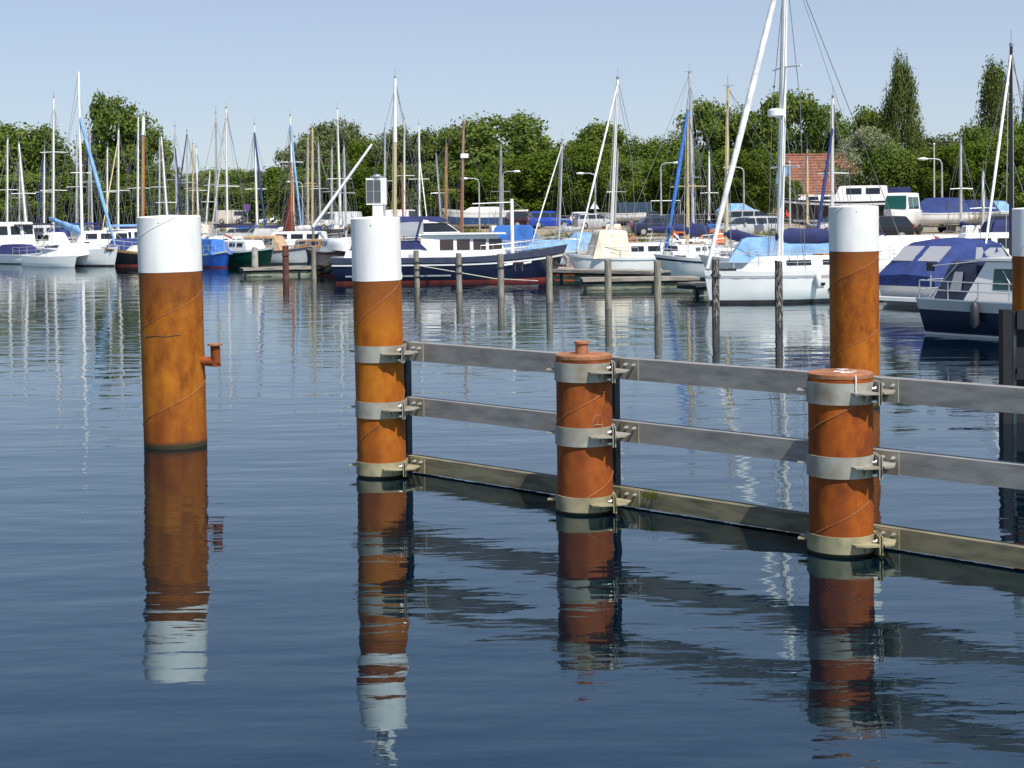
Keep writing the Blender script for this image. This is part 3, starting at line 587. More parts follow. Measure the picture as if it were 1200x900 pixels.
# grass verge on the quay edge
rnd = random.Random(12); gv = MB()
for _ in range(9000):
    s = rnd.uniform(10, 130); d = 0.6 + abs(rnd.gauss(0, 0.9)); k = math.sin(s * 0.9) + math.sin(s * 0.37 + 1)
    if k < -0.3 and rnd.random() < 0.85: continue
    p = along_quay(s, d); a = rnd.uniform(0, 6.28); h = rnd.uniform(0.15, 0.55) * (1 + 0.5 * max(0, k)); w_ = 0.05
    gv.add([p + Vector((-w_, 0, -0.02)), p + Vector((w_, 0, -0.02)), p + Vector((math.cos(a) * h * 0.5, math.sin(a) * h * 0.5, h))], [(0, 1, 2)])
tag(gv.build('grass', M['grass_blade']), 'rough grass tufts along the quay edge', 'grass', kind='stuff')
# ================================================================== boats
class Hull:
    """hull form; local x forward, origin at the waterline amidships"""
    def __init__(h, L, B, F, bow=0.35, stern=0.08, rake=0.10, transom=0.75, draft=0.4, double=False, tr=0.05, p=2.3):
        h.__dict__.update(locals())
    def b(h, t):
        if t >= 0.0: return h.B / 2 * max(0.015, 1 - t ** h.p)
        return h.B / 2 * (max(0.03, 1 - (-t) ** 2.6) if h.double else 1 - (1 - h.transom) * (-t) ** 2)
    def sheer(h, t): return h.F * (1 + (h.bow * t * t if t > 0 else h.stern * t * t))
    def x(h, t, zf): return h.L / 2 * t * (1 - (h.rake if t > 0 else h.tr) * (1 - zf) * abs(t) ** 2)
    def pt(h, t, zf, side, out=0.0):
        y = h.b(t) * (0.86 + 0.14 * max(0, zf) ** 0.7) + out
        return Vector((h.x(t, max(0, zf)) , side * y, h.sheer(t) * zf))
    def ts(h, n=15): return [-1 + 2 * i / (n - 1) for i in range(n)]
    def rings(h, n=15):
        rr = []
        for t in h.ts(n):
            half = [h.pt(t, zf, 1) for zf in (1, 0.75, 0.45, 0.12)]
            x0 = h.x(t, 0); kd = -h.draft * (1 - 0.75 * abs(t) ** 3); bb = h.b(t)
            half += [Vector((x0, bb * 0.72, kd * 0.35)), Vector((x0, bb * 0.36, kd * 0.8))]
            rr.append(half + [Vector((x0, 0, kd))] + [Vector((p.x, -p.y, p.z)) for p in reversed(half)])
        return rr
    def body(h): return MB().loft(h.rings(), True, True)
    def deck(h, dz=-0.03, inset=0.03):
        rr = [[Vector((h.x(t, 1), h.b(t) - inset if h.b(t) > inset else 0.001, h.sheer(t) + dz)), Vector((h.x(t, 1), 0, h.sheer(t) + dz + 0.04)), Vector((h.x(t, 1), -(h.b(t) - inset if h.b(t) > inset else 0.001), h.sheer(t) + dz))] for t in h.ts()]
        return MB().loft(rr, False, False)
    def band(h, f0, f1, out=0.012, t0=-1.0, t1=1.0, n=19):
        m = MB()
        for sd in (1, -1):
            a = []
            for i in range(n):
                t = lerp(t0, t1, i / (n - 1)); a.append([h.pt(t, f0, sd, 0.0), h.pt(t, f0, sd, out), h.pt(t, f1, sd, out), h.pt(t, f1, sd, 0.0)])
            m.loft(a, True, True)
        return m
    def transom_band(h, f0, f1, out=0.012):
        m = MB(); m.panel([h.pt(-1, f0, 1) , h.pt(-1, f0, -1), h.pt(-1, f1, -1), h.pt(-1, f1, 1)], out); return m
def house(x0, x1, w0, w1, z0, z1, rf=0.3, rb=0.1, tum=0.85, crown=0.05):
    """cabin: x0 aft .. x1 forward at deck, rf/rb rakes of the ends, tum = top width share"""
    rr = []
    for x, w, z, r in ((x0, w0, z0, 0), (x1, w1, z0, 0)): pass
    bot = [(x0, -w0 / 2), (x1, -w1 / 2), (x1, w1 / 2), (x0, w0 / 2)]
    top = [(x0 + rb, -w0 / 2 * tum), (x1 - rf, -w1 / 2 * tum), (x1 - rf, w1 / 2 * tum), (x0 + rb, w0 / 2 * tum)]
    m = MB(); n = 7; b_, t_ = [], []
    for (p, q, P, Q) in ((bot[0], bot[1], top[0], top[1]), (bot[1], bot[2], top[1], top[2]), (bot[2], bot[3], top[2], top[3]), (bot[3], bot[0], top[3], top[0])):
        for i in range(n - 1):
            u = i / (n - 1); b_.append(Vector((lerp(p[0], q[0], u), lerp(p[1], q[1], u), z0))); t_.append(Vector((lerp(P[0], Q[0], u), lerp(P[1], Q[1], u), z1)))
    mid = [a.lerp(c, 0.9) for a, c in zip(b_, t_)]
    c = Vector((sum(p.x for p in t_) / len(t_), 0, z1 + crown)); ti = [p.lerp(c, 0.10) + Vector((0, 0, crown * 0.6)) for p in t_]; tii = [p.lerp(c, 0.5) + Vector((0, 0, crown * 0.45)) for p in t_]
    m.loft([b_, mid, t_, ti, tii], True, True); return m
def side_pt(x, f, side, x0, x1, w0, w1, z0, z1, tum, rf, rb):
    u = (x - x0) / (x1 - x0); w = lerp(w0, w1, u) / 2 * lerp(1, tum, f); return Vector((x, side * w, lerp(z0, z1, f)))
def windows(par, xs, f0, f1, args, mat, out=0.012, slant=0.0, name='window'):
    x0, x1, w0, w1, z0, z1, tum = args
    for sd in (1, -1):
        for i, (a, b_) in enumerate(xs):
            q = [side_pt(a, f0, sd, x0, x1, w0, w1, z0, z1, tum, 0, 0), side_pt(b_, f0, sd, x0, x1, w0, w1, z0, z1, tum, 0, 0), side_pt(b_ - slant, f1, sd, x0, x1, w0, w1, z0, z1, tum, 0, 0), side_pt(a + (slant if i == 0 else 0), f1, sd, x0, x1, w0, w1, z0, z1, tum, 0, 0)]
            m = MB(); m.panel(q, -out * sd); m.build(name, mat, par)
def roll(par, p0, p1, r, mat, name='sail_cover', sag=0.06, n=9, fat=1.0):
    """canvas-covered sail along a boom: fat at the mast, thin aft, slightly lumpy"""
    m = MB(); p0, p1 = Vector(p0), Vector(p1); d = (p1 - p0); L = d.length; d.normalize(); sd = d.cross(Vector((0, 0, 1))).normalized(); rr = []
    for i in range(n):
        u = i / (n - 1); c = p0.lerp(p1, u) + Vector((0, 0, -sag * math.sin(math.pi * u))); k = r * (1.25 - 0.75 * u) * (1 + 0.10 * math.sin(u * 17 + L * 5)) * (0.35 if i in (0, n - 1) else 1)
        rr.append([c + sd * k * 0.62 * math.cos(a) + Vector((0, 0, k * fat * (0.35 + math.sin(a)))) for a in [2 * math.pi * j / 10 for j in range(10)]])
    m.loft(rr, True, True); return m.build(name, mat, par, 60)
def rails(par, hull, t0, t1, h=0.55, n=6, mat='alu', wires=2, bow=True, inset=0.06):
    m = MB()
    for sd in (1, -1):
        tops = []
        for i in range(n):
            t = lerp(t0, t1, i / (n - 1)); p = hull.pt(t, 1, sd, -inset); q = p + Vector((0, 0, h)); m.tube([p, q], 0.013, 5, False); tops.append((p, q))
        for k in range(wires):
            f = 1 - 0.5 * k
            m.tube([p.lerp(q, f) for p, q in tops], 0.012 if k == 0 else 0.008, 5, False)
    return m.build('railing', M[mat], par)
def sailboat(px, Y, top_py, o):
    """px = mast foot in the photo; o: options"""
    base = pz(px, Y, 0); tp = at(o.get('tpx', px), top_py, Y); H = tp.z; s = scl(Y)
    L = o.get('L') or max(5.6, min(10.5, 2.0 + 0.62 * H)); B = o.get('B', L * 0.31); F = o.get('F', 0.42 + 0.055 * L)
    mx = o.get('mx', 0.10) * L; fl = L * 0.46 - mx
    if 'th' in o: th = R(o['th'])
    else:
        dx = o.get('bow', 0) / s; cth = max(-0.98, min(0.98, dx / fl)); th = -math.acos(cth) if o.get('to', True) else math.acos(cth)
    root = empty(o.get('name', 'sailboat'), (base.x - mx * math.cos(th), base.y - mx * math.sin(th), 0), th)
    tag(root, o['label'], 'sailboat', 'sailboats moored in the marina')
    hu = Hull(L, B, F, bow=o.get('bowrise', 0.28), rake=o.get('rake', 0.16), transom=o.get('transom', 0.72), double=o.get('double', False), draft=0.35, tr=0.06)
    hm = hu.body().build('hull', M[o.get('hull', 'gel_white')], root, 50)
    hu.band(-0.02, 0.10, 0.008).build('boot_stripe', M[o.get('boot', 'antifoul_dark')], hm)
    hu.band(0.78 if not o.get('strake') else 0.84, 0.86 if not o.get('strake') else 0.99, 0.02 if o.get('strake') else 0.008).build('stripe', M[o.get('strake') or o.get('stripe', 'hull_navy')], hm)
    hu.deck().build('deck', M[o.get('deck', 'gel_white')], root, 40)
    zc = F + 0.0; ch = o.get('cabin_h', 0.42); cx0, cx1 = -0.14 * L, mx + 0.16 * L; cw0, cw1 = B * 0.62, B * 0.34
    cab = house(cx0, cx1, cw0, cw1, F - 0.05, F + ch, rf=0.55, rb=0.05, tum=0.86).build('coachroof', M[o.get('cabin', 'gel_white')], root, 35)
    nw = o.get('nwin', 3); ww = (cx1 - cx0 - 1.0) / nw
    windows(cab, [(cx0 + 0.2 + ww * i, cx0 + 0.2 + ww * i + ww * 0.68) for i in range(nw)], 0.45, 0.82, (cx0, cx1, cw0, cw1, F - 0.05, F + ch, 0.86), M['glass_dark'])
    m = MB(); m.box((-0.32 * L, 0, F + 0.10), (0.30 * L, B * 0.60, 0.22)); m.build('cockpit_coaming', M[o.get('cabin', 'gel_white')], root)
    # spars
    lt = Matrix.Rotation(-th, 3, 'Z') @ (Vector((tp.x, tp.y, 0)) - Vector((base.x, base.y, 0))); mt = Vector((mx + lt.x, lt.y, H)); mb_ = Vector((mx, 0, F + ch - 0.05)); r = o.get('r', 0.075)
    mat = M[o.get('mast', 'spar_white')]
    m = MB(); m.tube([mb_, mb_.lerp(mt, 0.6), mt], [r, r * 0.95, r * 0.7], 8); mast = m.build('mast', mat, root, 50)
    if o.get('top'):            # differently painted upper mast
        f = o['top'][0]; m = MB(); m.tube([mb_.lerp(mt, f), mt + Vector((0, 0, 0.01))], [r * 1.08, r * 0.75], 8); m.build('topmast', M[o['top'][1]], mast, 50)
    m = MB(); m.tube([mt, mt + Vector((0, 0, 0.55))], 0.012, 4); m.tube([mt + Vector((-0.25, 0, 0.1)), mt + Vector((0.2, 0, 0.12))], 0.014, 4); m.box(mt + Vector((0, 0, 0.06)), (0.12, 0.1, 0.1)); m.build('masthead_gear', M['spar_grey'], mast)
    for f in o.get('spr', (0.5,)):
        c = mb_.lerp(mt, f); m = MB(); w_ = B * 0.34; m.tube([c + Vector((-0.12, w_, -0.03)), c, c + Vector((-0.12, -w_, -0.03))], 0.03, 5); m.build('spreader', mat, mast)
    bz = F + ch + 0.55; bl = o.get('boom', 0.36) * L
    if bl > 0:
        m = MB(); m.tube([(mx - r, 0, bz), (mx - bl, 0, bz + 0.08 - o.get('droop', 0))], 0.05, 6); boom = m.build('boom', mat, root, 50)
        if o.get('cover'): roll(boom, (mx + 0.12, 0, bz + 0.07), (mx - bl * 1.02, 0, bz + 0.10 - o.get('droop', 0)), o.get('cr', 0.17), M[o['cover']], fat=1.15)
    bowp = hu.pt(0.97, 1, 1); bowp.y = 0; bowp.z += 0.08; jt = mb_.lerp(mt, o.get('jf', 0.93))
    if o.get('jib'):
        m = MB(); n = 12; pts = [bowp.lerp(jt, i / n) for i in range(n + 1)]; m.tube(pts, [0.62 * o.get('jr', 0.075) * (0.55 + 0.9 * math.sin(math.pi * (0.08 + 0.80 * i / n))) for i in range(n + 1)], 7); m.build('furled_jib', M[o['jib']], root, 60)
    # rigging
    m = MB(); wr = o.get('wr', 0.013); sp = mb_.lerp(mt, 0.5); st = hu.pt(-0.97, 1, 1); st.y = 0
    if not o.get('jib'): m.tube([bowp, jt], wr, 4, False)
    m.tube([st, mt], wr, 4, False)
    for sd in (1, -1):
        ch_ = hu.pt(mx / (L / 2) - 0.06, 1, sd, -0.05); spt = sp + Vector((-0.12, sd * B * 0.34, -0.03)); m.tube([ch_, spt, mb_.lerp(mt, 0.95)], wr, 4, False); m.tube([ch_, mb_.lerp(mt, 0.5)], wr, 4, False)
    m.build('rigging', M['wire'], root)
    rails(root, hu, -0.92, 0.92, 0.55, 7)
    if o.get('dodger'):
        m = house(cx0 - 0.7, cx0 + 0.65, cw0 * 1.05, cw0 * 0.95, F + 0.25, F + ch + 0.62, rf=0.45, rb=0.05, tum=0.8, crown=0.06); m.build('spray_hood', M[o['dodger']], root, 40)
    if o.get('tarp'):
        m = house(-0.47 * L, o.get('tarp_to', -0.05) * L, B * 0.78, B * 0.86, F - 0.02, F + o.get('tarp_h', 0.8), rf=0.5, rb=0.7, tum=0.22, crown=0.05); m.build('boat_cover', M[o['tarp']], root, 40)
    for sd in (1, -1):
        for t in (-0.35, 0.15):
            p = hu.pt(t, 0.95, sd, 0.10); m = MB(); m.tube([p, p + Vector((0, 0, -0.08)), p + Vector((0, 0, -0.45)), p + Vector((0, 0, -0.52))], [0.03, 0.09, 0.09, 0.03], 8); m.build('fender', M[o.get('fend', 'fender_white')], root, 50)
    k = int(px * 7 + Y) % 12; st2 = hu.pt(-0.97, 1, 1, -0.15)
    m = MB(); m.tube([st2, st2 + Vector((-0.35, 0, 1.0))], 0.016, 5); fs = m.build('flagstaff', M['teak'], root)
    if k % 2 == 0:
        for q_, mt_ in enumerate(('canvas_red', 'canvas_white', 'canvas_royal')):
            m = MB(); a0 = st2 + Vector((-0.36, 0, 0.96 - 0.12 * q_)); m.loft([[a0 + Vector((-0.12 * j, 0.03 * math.sin(j * 1.9), -0.05 * j)), a0 + Vector((-0.12 * j, 0.03 * math.sin(j * 1.9), -0.05 * j - 0.12))] for j in range(5)], False, False); m.build('flag_stripe', M[mt_], fs)
    if k % 3 != 1:
        m = MB(); cc = hu.pt(-0.9, 1, -1, -0.08) + Vector((0, 0, 0.42)); m.tube([cc + Vector((0.2 * math.cos(a), 0, 0.2 * math.sin(a))) for a in [2 * math.pi * j / 12 for j in range(13)]], 0.05, 6); m.build('lifebuoy', M['buoy_orange' if k % 2 else 'gel_white'], root, 60)
    m = MB(); m.box((mx + 0.25 * L, 0, hu.sheer(0.6) + 0.04), (0.5, 0.5, 0.09)); m.build('fore_hatch', M['glass_dark'], root)
    m = MB(); m.box((cx0 + 0.45, 0, F + ch + 0.06), (0.8, 0.65, 0.07)); m.build('sliding_hatch', M['gel_cream' if k % 2 else 'teak'], cab)
    m = MB()
    for y_ in (0.06, -0.07): m.tube([mb_ + Vector((0.10, y_ * 2, 0.3)), mb_.lerp(mt, 0.97) + Vector((0.05, y_, 0))], 0.010, 4, False)
    m.build('halyard', M['rope'], mast)
    if bl > 0:
        m = MB()
        for u_ in (0.35, 0.7): m.tube([(mx - bl * u_, 0.05, bz + 0.05), mb_.lerp(mt, 0.55)], 0.007, 4, False)
        m.tube([(mx - bl, 0, bz + 0.1), mt], 0.008, 4, False); m.build('topping_lift', M['wire'], root)
        m = MB(); m.tube([(mx - bl * 0.9, 0, bz), (mx - bl * 0.95, 0.1, F + 0.2)], 0.02, 5); m.build('mainsheet', M['rope'], root)
    m = MB(); m.tube([hu.pt(-0.98, 0.55, 0, 0) + Vector((-0.02, -0.25, 0.25)), hu.pt(-0.98, 0.3, 0, 0) + Vector((-0.15, -0.25, -0.4))], 0.06, 6); m.box(hu.pt(-0.98, 0.9, 0) + Vector((-0.12, -0.25, 0.15)), (0.26, 0.24, 0.36), taper=0.8); m.build('outboard_motor', M['spar_black' if k % 2 else 'gel_grey'], root)
    if o.get('radar'):
        c = mb_.lerp(mt, o['radar']) + Vector((0.25, 0, 0)); m = MB(); m.lathe([(0.10, -0.1), (0.26, -0.07), (0.26, 0.10), (0.15, 0.16)], 14, c); m.box(c + Vector((-0.16, 0, -0.12)), (0.3, 0.12, 0.05)); m.build('radar_dome', M['gel_white'], mast, 40)
    return root
W_, N_ = 'spar_white', 'canvas_navy'
FLEET = [  # mast px, distance, mast-top py, options
 (9, 118, 163, dict(mast=W_, th=-100, cover=N_, label='white sloop with the leftmost vertical mast, navy boom cover')),
 (33, 104, 168, dict(tpx=22, mast=W_, L=7.6, th=-80, label='white sloop with the backward-leaning white mast near left edge')),
 (23, 140, 186, dict(mast='alu', th=80, label='white sloop with thin grey mast behind the leaning left mast')),
 (52, 132, 172, dict(mast=W_, jib='canvas_royal', bow=4, jf=1.0, cover=N_, label='white sloop with short mast and dark blue furled jib at left')),
 (63, 112, 115, dict(mast=W_, spr=(0.35, 0.62), bow=7, cover='canvas_royal', dodger='canvas_royal', radar=None, label='white sloop with tall two-spreader mast left of the trimaran')),
 (90, 128, 160, dict(mast='alu', r=0.09, th=95, cover=N_, label='white sloop with thick pale mast just left of the trimaran mast')),
 (109, 126, 147, dict(tpx=105, mast='alu', th=-98, cover=N_, label='white sloop with slightly leaning mast right of the trimaran')),
 (104, 150, 155, dict(mast='spar_grey', th=85, label='sloop with dark grey mast hidden behind the trimaran jib')),
 (126, 134, 173, dict(mast=W_, th=-92, cover='canvas_royal', label='white sloop with short white mast under the tall open poplar')),
 (139, 112, 152, dict(mast=W_, spr=(0.45,), bow=-8, jib='spar_beige', jr=0.05, cover=N_, hull='gel_cream', label='cream sloop with white mast and pale furled jib leaning left')),
 (162, 130, 137, dict(mast=W_, th=-88, spr=(0.4,), label='white sloop with tall white mast left beside the wooden mast')),
 (187, 136, 163, dict(mast='alu', th=92, label='white sloop with plain mast behind the left pile')),
 (198, 120, 160, dict(tpx=189, mast=W_, th=-84, spr=(0.35,), label='white sloop whose white mast leans left above the left pile')),
 (208, 142, 148, dict(tpx=205, mast='alu', jib=N_, bow=14, jf=0.8, label='sloop with navy furled jib slanting right above the left pile')),
 (220, 138, 154, dict(tpx=219, mast='alu', jib=N_, bow=-6, jf=0.98, th=-100, label='sloop with navy jib wrapped close to its mast above the left pile')),
 (226, 150, 169, dict(mast='spar_beige', th=88, label='sloop with cream mast just right of the navy furled jibs')),
 (233, 146, 173, dict(tpx=230, mast=W_, th=-90, label='white sloop with short mast at the right edge of the left pile')),
 (241, 152, 200, dict(tpx=246, mast=W_, th=95, L=6.2, label='small white sloop with short mast leaning right beside the left pile')),
 (254, 116, 132, dict(tpx=253, mast='alu', spr=(0.42,), th=-78, hull='gel_white', cover=N_, label='white sloop with tall grey mast, left of a pair of tall masts')),
 (267, 112, 127, dict(tpx=265, mast=W_, spr=(0.40,), jib='canvas_grey', bow=-9, cover='canvas_cream', cr=0.2, label='white sloop with tall white mast and cream sail bundle at its foot')),
 (302, 124, 146, dict(tpx=298, mast=W_, jib='canvas_royal', jr=0.10, bow=16, spr=(0.42,), cover='canvas_bright', cr=0.24, label='white sloop with blue furled jib and bright blue boom cover')),
 (345, 116, 136, dict(tpx=340, mast=W_, jib='canvas_sky', jr=0.09, bow=15, spr=(0.62,), label='white sloop with pale blue furled jib right of the wooden ketch')),
 (361, 122, 160, dict(mast='spar_beige', th=-95, label='sloop with the left one of two beige wooden masts')),
 (366, 110, 150, dict(mast='spar_beige', r=0.085, th=-20, L=7.5, hull='hull_navy', deck='teak', label='navy wooden sloop with the right one of two beige masts')),
 (376, 132, 168, dict(tpx=373, mast='alu', th=90, label='white sloop with slim mast right of the beige masts')),
 (389, 128, 174, dict(mast='alu', th=-88, cover='canvas_bright', label='white sloop with short mast and small bright blue sail cover')),
 (400, 118, 128, dict(tpx=395, mast=W_, th=-86, spr=(0.45,), label='white sloop with tall slightly leaning mast left of the lantern')),
 (406, 108, 172, dict(tpx=403, mast='alu', th=-95, cover='canvas_brown', cr=0.22, label='sloop with brown bundled sail left of the slim pile')),
 (451, 130, 151, dict(mast='alu', th=92, label='white sloop with grey mast between lantern and tallest wooden mast')),
 (474, 134, 140, dict(mast=W_, th=-84, label='white sloop with thin white mast right of the tallest wooden mast')),
 (492, 126, 146, dict(tpx=491, mast=W_, bow=12, jib='canvas_white', jr=0.05, jf=0.72, label='white sloop with white furled jib behind the navy yacht canopy')),
 (518, 138, 181, dict(tpx=511, mast='alu', th=95, label='white sloop with left-leaning mast behind the navy motor yacht')),
 (523, 122, 170, dict(mast='varnish', th=-80, label='sloop with short varnished mast behind the navy motor yacht')),
 (587, 112, 172, dict(mast='spar_grey', th=-82, r=0.10, cover='canvas_bright', label='sloop with thick grey mast behind the navy yacht foredeck')),
 (655, 92, 165, dict(tpx=659, mast='alu', bow=-30, jf=0.96, jib='canvas_white', jr=0.05, spr=(0.22,), hull='gel_white', tarp='canvas_sky', label='white sloop with forestay slanting down left, ahead of the navy yacht')),
 (716, 74, 93, dict(tpx=724, mast=W_, r=0.085, bow=-39, jf=0.97, jib='canvas_white', jr=0.06, spr=(), boom=0, L=8.6, label='white regatta yacht with tall right-leaning mast at the jetty')),
 (720, 118, 176, dict(tpx=724, mast='alu', th=85, label='white sloop with thin mast right behind the tall leaning regatta mast')),
 (806, 72, 131, dict(mast='spar_beige', r=0.07, bow=-30, jib='canvas_bright', jr=0.11, jf=1.0, spr=(0.45,), cover=N_, cr=0.30, boom=0.44, L=8.2, label='white yacht with bright blue furled jib and long navy boom cover')),
 (813, 84, 86, dict(tpx=808, mast='alu', th=30, spr=(0.38,), cover=N_, r=0.09, label='white sloop with tall grey mast and navy sail cover behind the jetty')),
 (831, 112, 178, dict(mast=W_, th=95, label='small white sloop with short mast left of the thick furled sail')),
 (851, 66, 103, dict(tpx=853, mast='spar_beige', th=172, L=7.8, cover=N_, cr=0.2, droop=0.55, tarp='canvas_sky', tarp_to=0.0, tarp_h=0.75, label='sloop with beige mast, navy sail cover and sky blue tarpaulin')),
 (946, 92, 177, dict(mast='spar_beige', th=100, tarp='canvas_red', label='sloop with short beige mast and faded red cover near the orange roof')),
 (975, 70, 115, dict(tpx=976, mast=W_, bow=-30, jib='canvas_royal', jr=0.09, jf=0.80, cover='canvas_white', label='white sloop with blue furled jib in front of the orange roof')),
 (1126, 88, 163, dict(mast='alu', th=95, L=6.4, label='small sloop with plain grey mast behind the blue-canopied cruiser')),
 (1152, 76, 202, dict(mast=W_, th=80, L=6.0, label='small sloop with very short white mast near the grey jeep')),
 (1185, 50, 55, dict(mast='spar_black', r=0.075, bow=-58, jf=0.97, jib='canvas_white', jr=0.055, spr=(), boom=0, L=8.0, F=0.75, label='yacht with tall black mast and white furled forestay sail at right')),
]
HOODS = ('canvas_navy', None, 'canvas_royal', 'canvas_white', None, 'canvas_navy', 'canvas_cream', 'canvas_black', None, 'canvas_bright')
COVERS = ('canvas_navy', 'canvas_royal', 'canvas_white', 'canvas_cream', 'canvas_navy', 'canvas_bright', 'canvas_grey')
for i, (px, Y, tpy, o) in enumerate(FLEET):
    if Y > 85:
        if HOODS[i % 10] and 'tarp' not in o: o.setdefault('dodger', HOODS[i % 10])
        o.setdefault('cover', COVERS[i % 7])
        if i % 9 == 4: o.setdefault('hull', 'hull_navy')
        if i % 11 == 7: o.setdefault('hull', 'gel_cream')
    sailboat(px, Y, tpy, o)

# ------------------------------------------------------------------ gaffers with wooden masts
def gaffer(px, Y, top, hull, L, th, mast, label, top_paint=None, tpx=None, double=True, sail=None, leeboard=False, extra=None):
    o = dict(mast=mast, hull=hull, L=L, th=th, B=L * 0.36, F=0.75, double=double, bowrise=0.45, deck='teak', cabin=extra or 'gel_cream', strake='teak', boot='antifoul_red', r=0.11, spr=(), boom=0.5, cover=sail, cr=0.2, mx=0.18, label=label, rake=0.2)
    if top_paint: o['top'] = top_paint
    if tpx: o['tpx'] = tpx
    r = sailboat(px, Y, top, o); r.name = 'gaff_boat'; r['group'] = 'boats with wooden masts'
    if leeboard:
        for sd in (1, -1):
            m = MB(); y = sd * (L * 0.18 + 0.04)
            m.prism([(0.5, 0.85), (0.2, 0.92), (-0.3, 0.55), (-0.75, 0.05), (-0.85, -0.25), (-0.3, -0.3), (0.25, 0.1), (0.5, 0.5)], 0.05 * sd, 'y', y); m.build('leeboard', M['leeboard'], r)
    return r
gaffer(168, 92, 137, 'hull_black', 7.2, -150, 'varnish', 'black wooden boat with varnished mast and brown leeboard by the left pile', ((0.86, 'spar_white')), leeboard=True)
gaffer(463, 86, 92, 'hull_black', 9.8, -104, 'spar_beige', 'black gaff boat with the tallest wooden mast, white topmast, beside the slim pile', (0.62, 'spar_white'))
gaffer(541, 100, 142, 'gel_cream', 8.6, 8, 'varnish_red', 'wooden ketch with reddish varnished mast and brown sail on its boom', None, 543, sail='canvas_brown', extra='teak')
gaffer(343, 106, 192, 'gel_white', 6.4, -30, 'varnish_red', 'small white boat with wooden mast and hanging tan-red sail', None, 341)
gk = [o for o in bpy.data.objects if o.name.startswith('gaff_boat')]
mz = MB(); mz.tube([(-2.2, 0, 0.8), (-2.3, 0, 6.2)], [0.07, 0.045], 7); mz.build('mizzen_mast', M['varnish_red'], gk[2], 50)
rd = MB(); rd.box((1.8, -0.1, 6.6), (0.5, 0.25, 0.28)); rd.build('radar_scanner', M['gel_white'], gk[2])
sl_ = MB(); rr = []
for i in range(8):
    u = i / 7; rr.append([Vector((1.05 - 0.25 * u - (0.12 + 0.5 * u) * math.cos(a), 0.10 * math.sin(a) * (1 + u), 4.2 - 2.9 * u)) for a in [2 * math.pi * k / 9 for k in range(9)]])
sl_.loft(rr, True, True); sl_.build('hanging_sail', M['sail_tanbark'], gk[3], 60)
# white spar slanting in front of the central trees (a lowered mast on its own crutch)
lm = empty('lowered_mast', pz(367, 100, 0)); a_ = at(367, 266, 100) - lm.location; b_ = at(436, 169, 100) - lm.location
m = MB(); m.tube([a_, b_], [0.12, 0.08], 8); m.build('spar', M['spar_white'], lm, 50); m = MB(); m.tube([(0, 0, -0.5), (a_.x, 0, a_.z + 0.1)], 0.09, 7); m.build('crutch_post', M['wood_pile'], lm)
tag(lm, 'long white spar slanting up to the right, left of the solar lantern', 'mast')

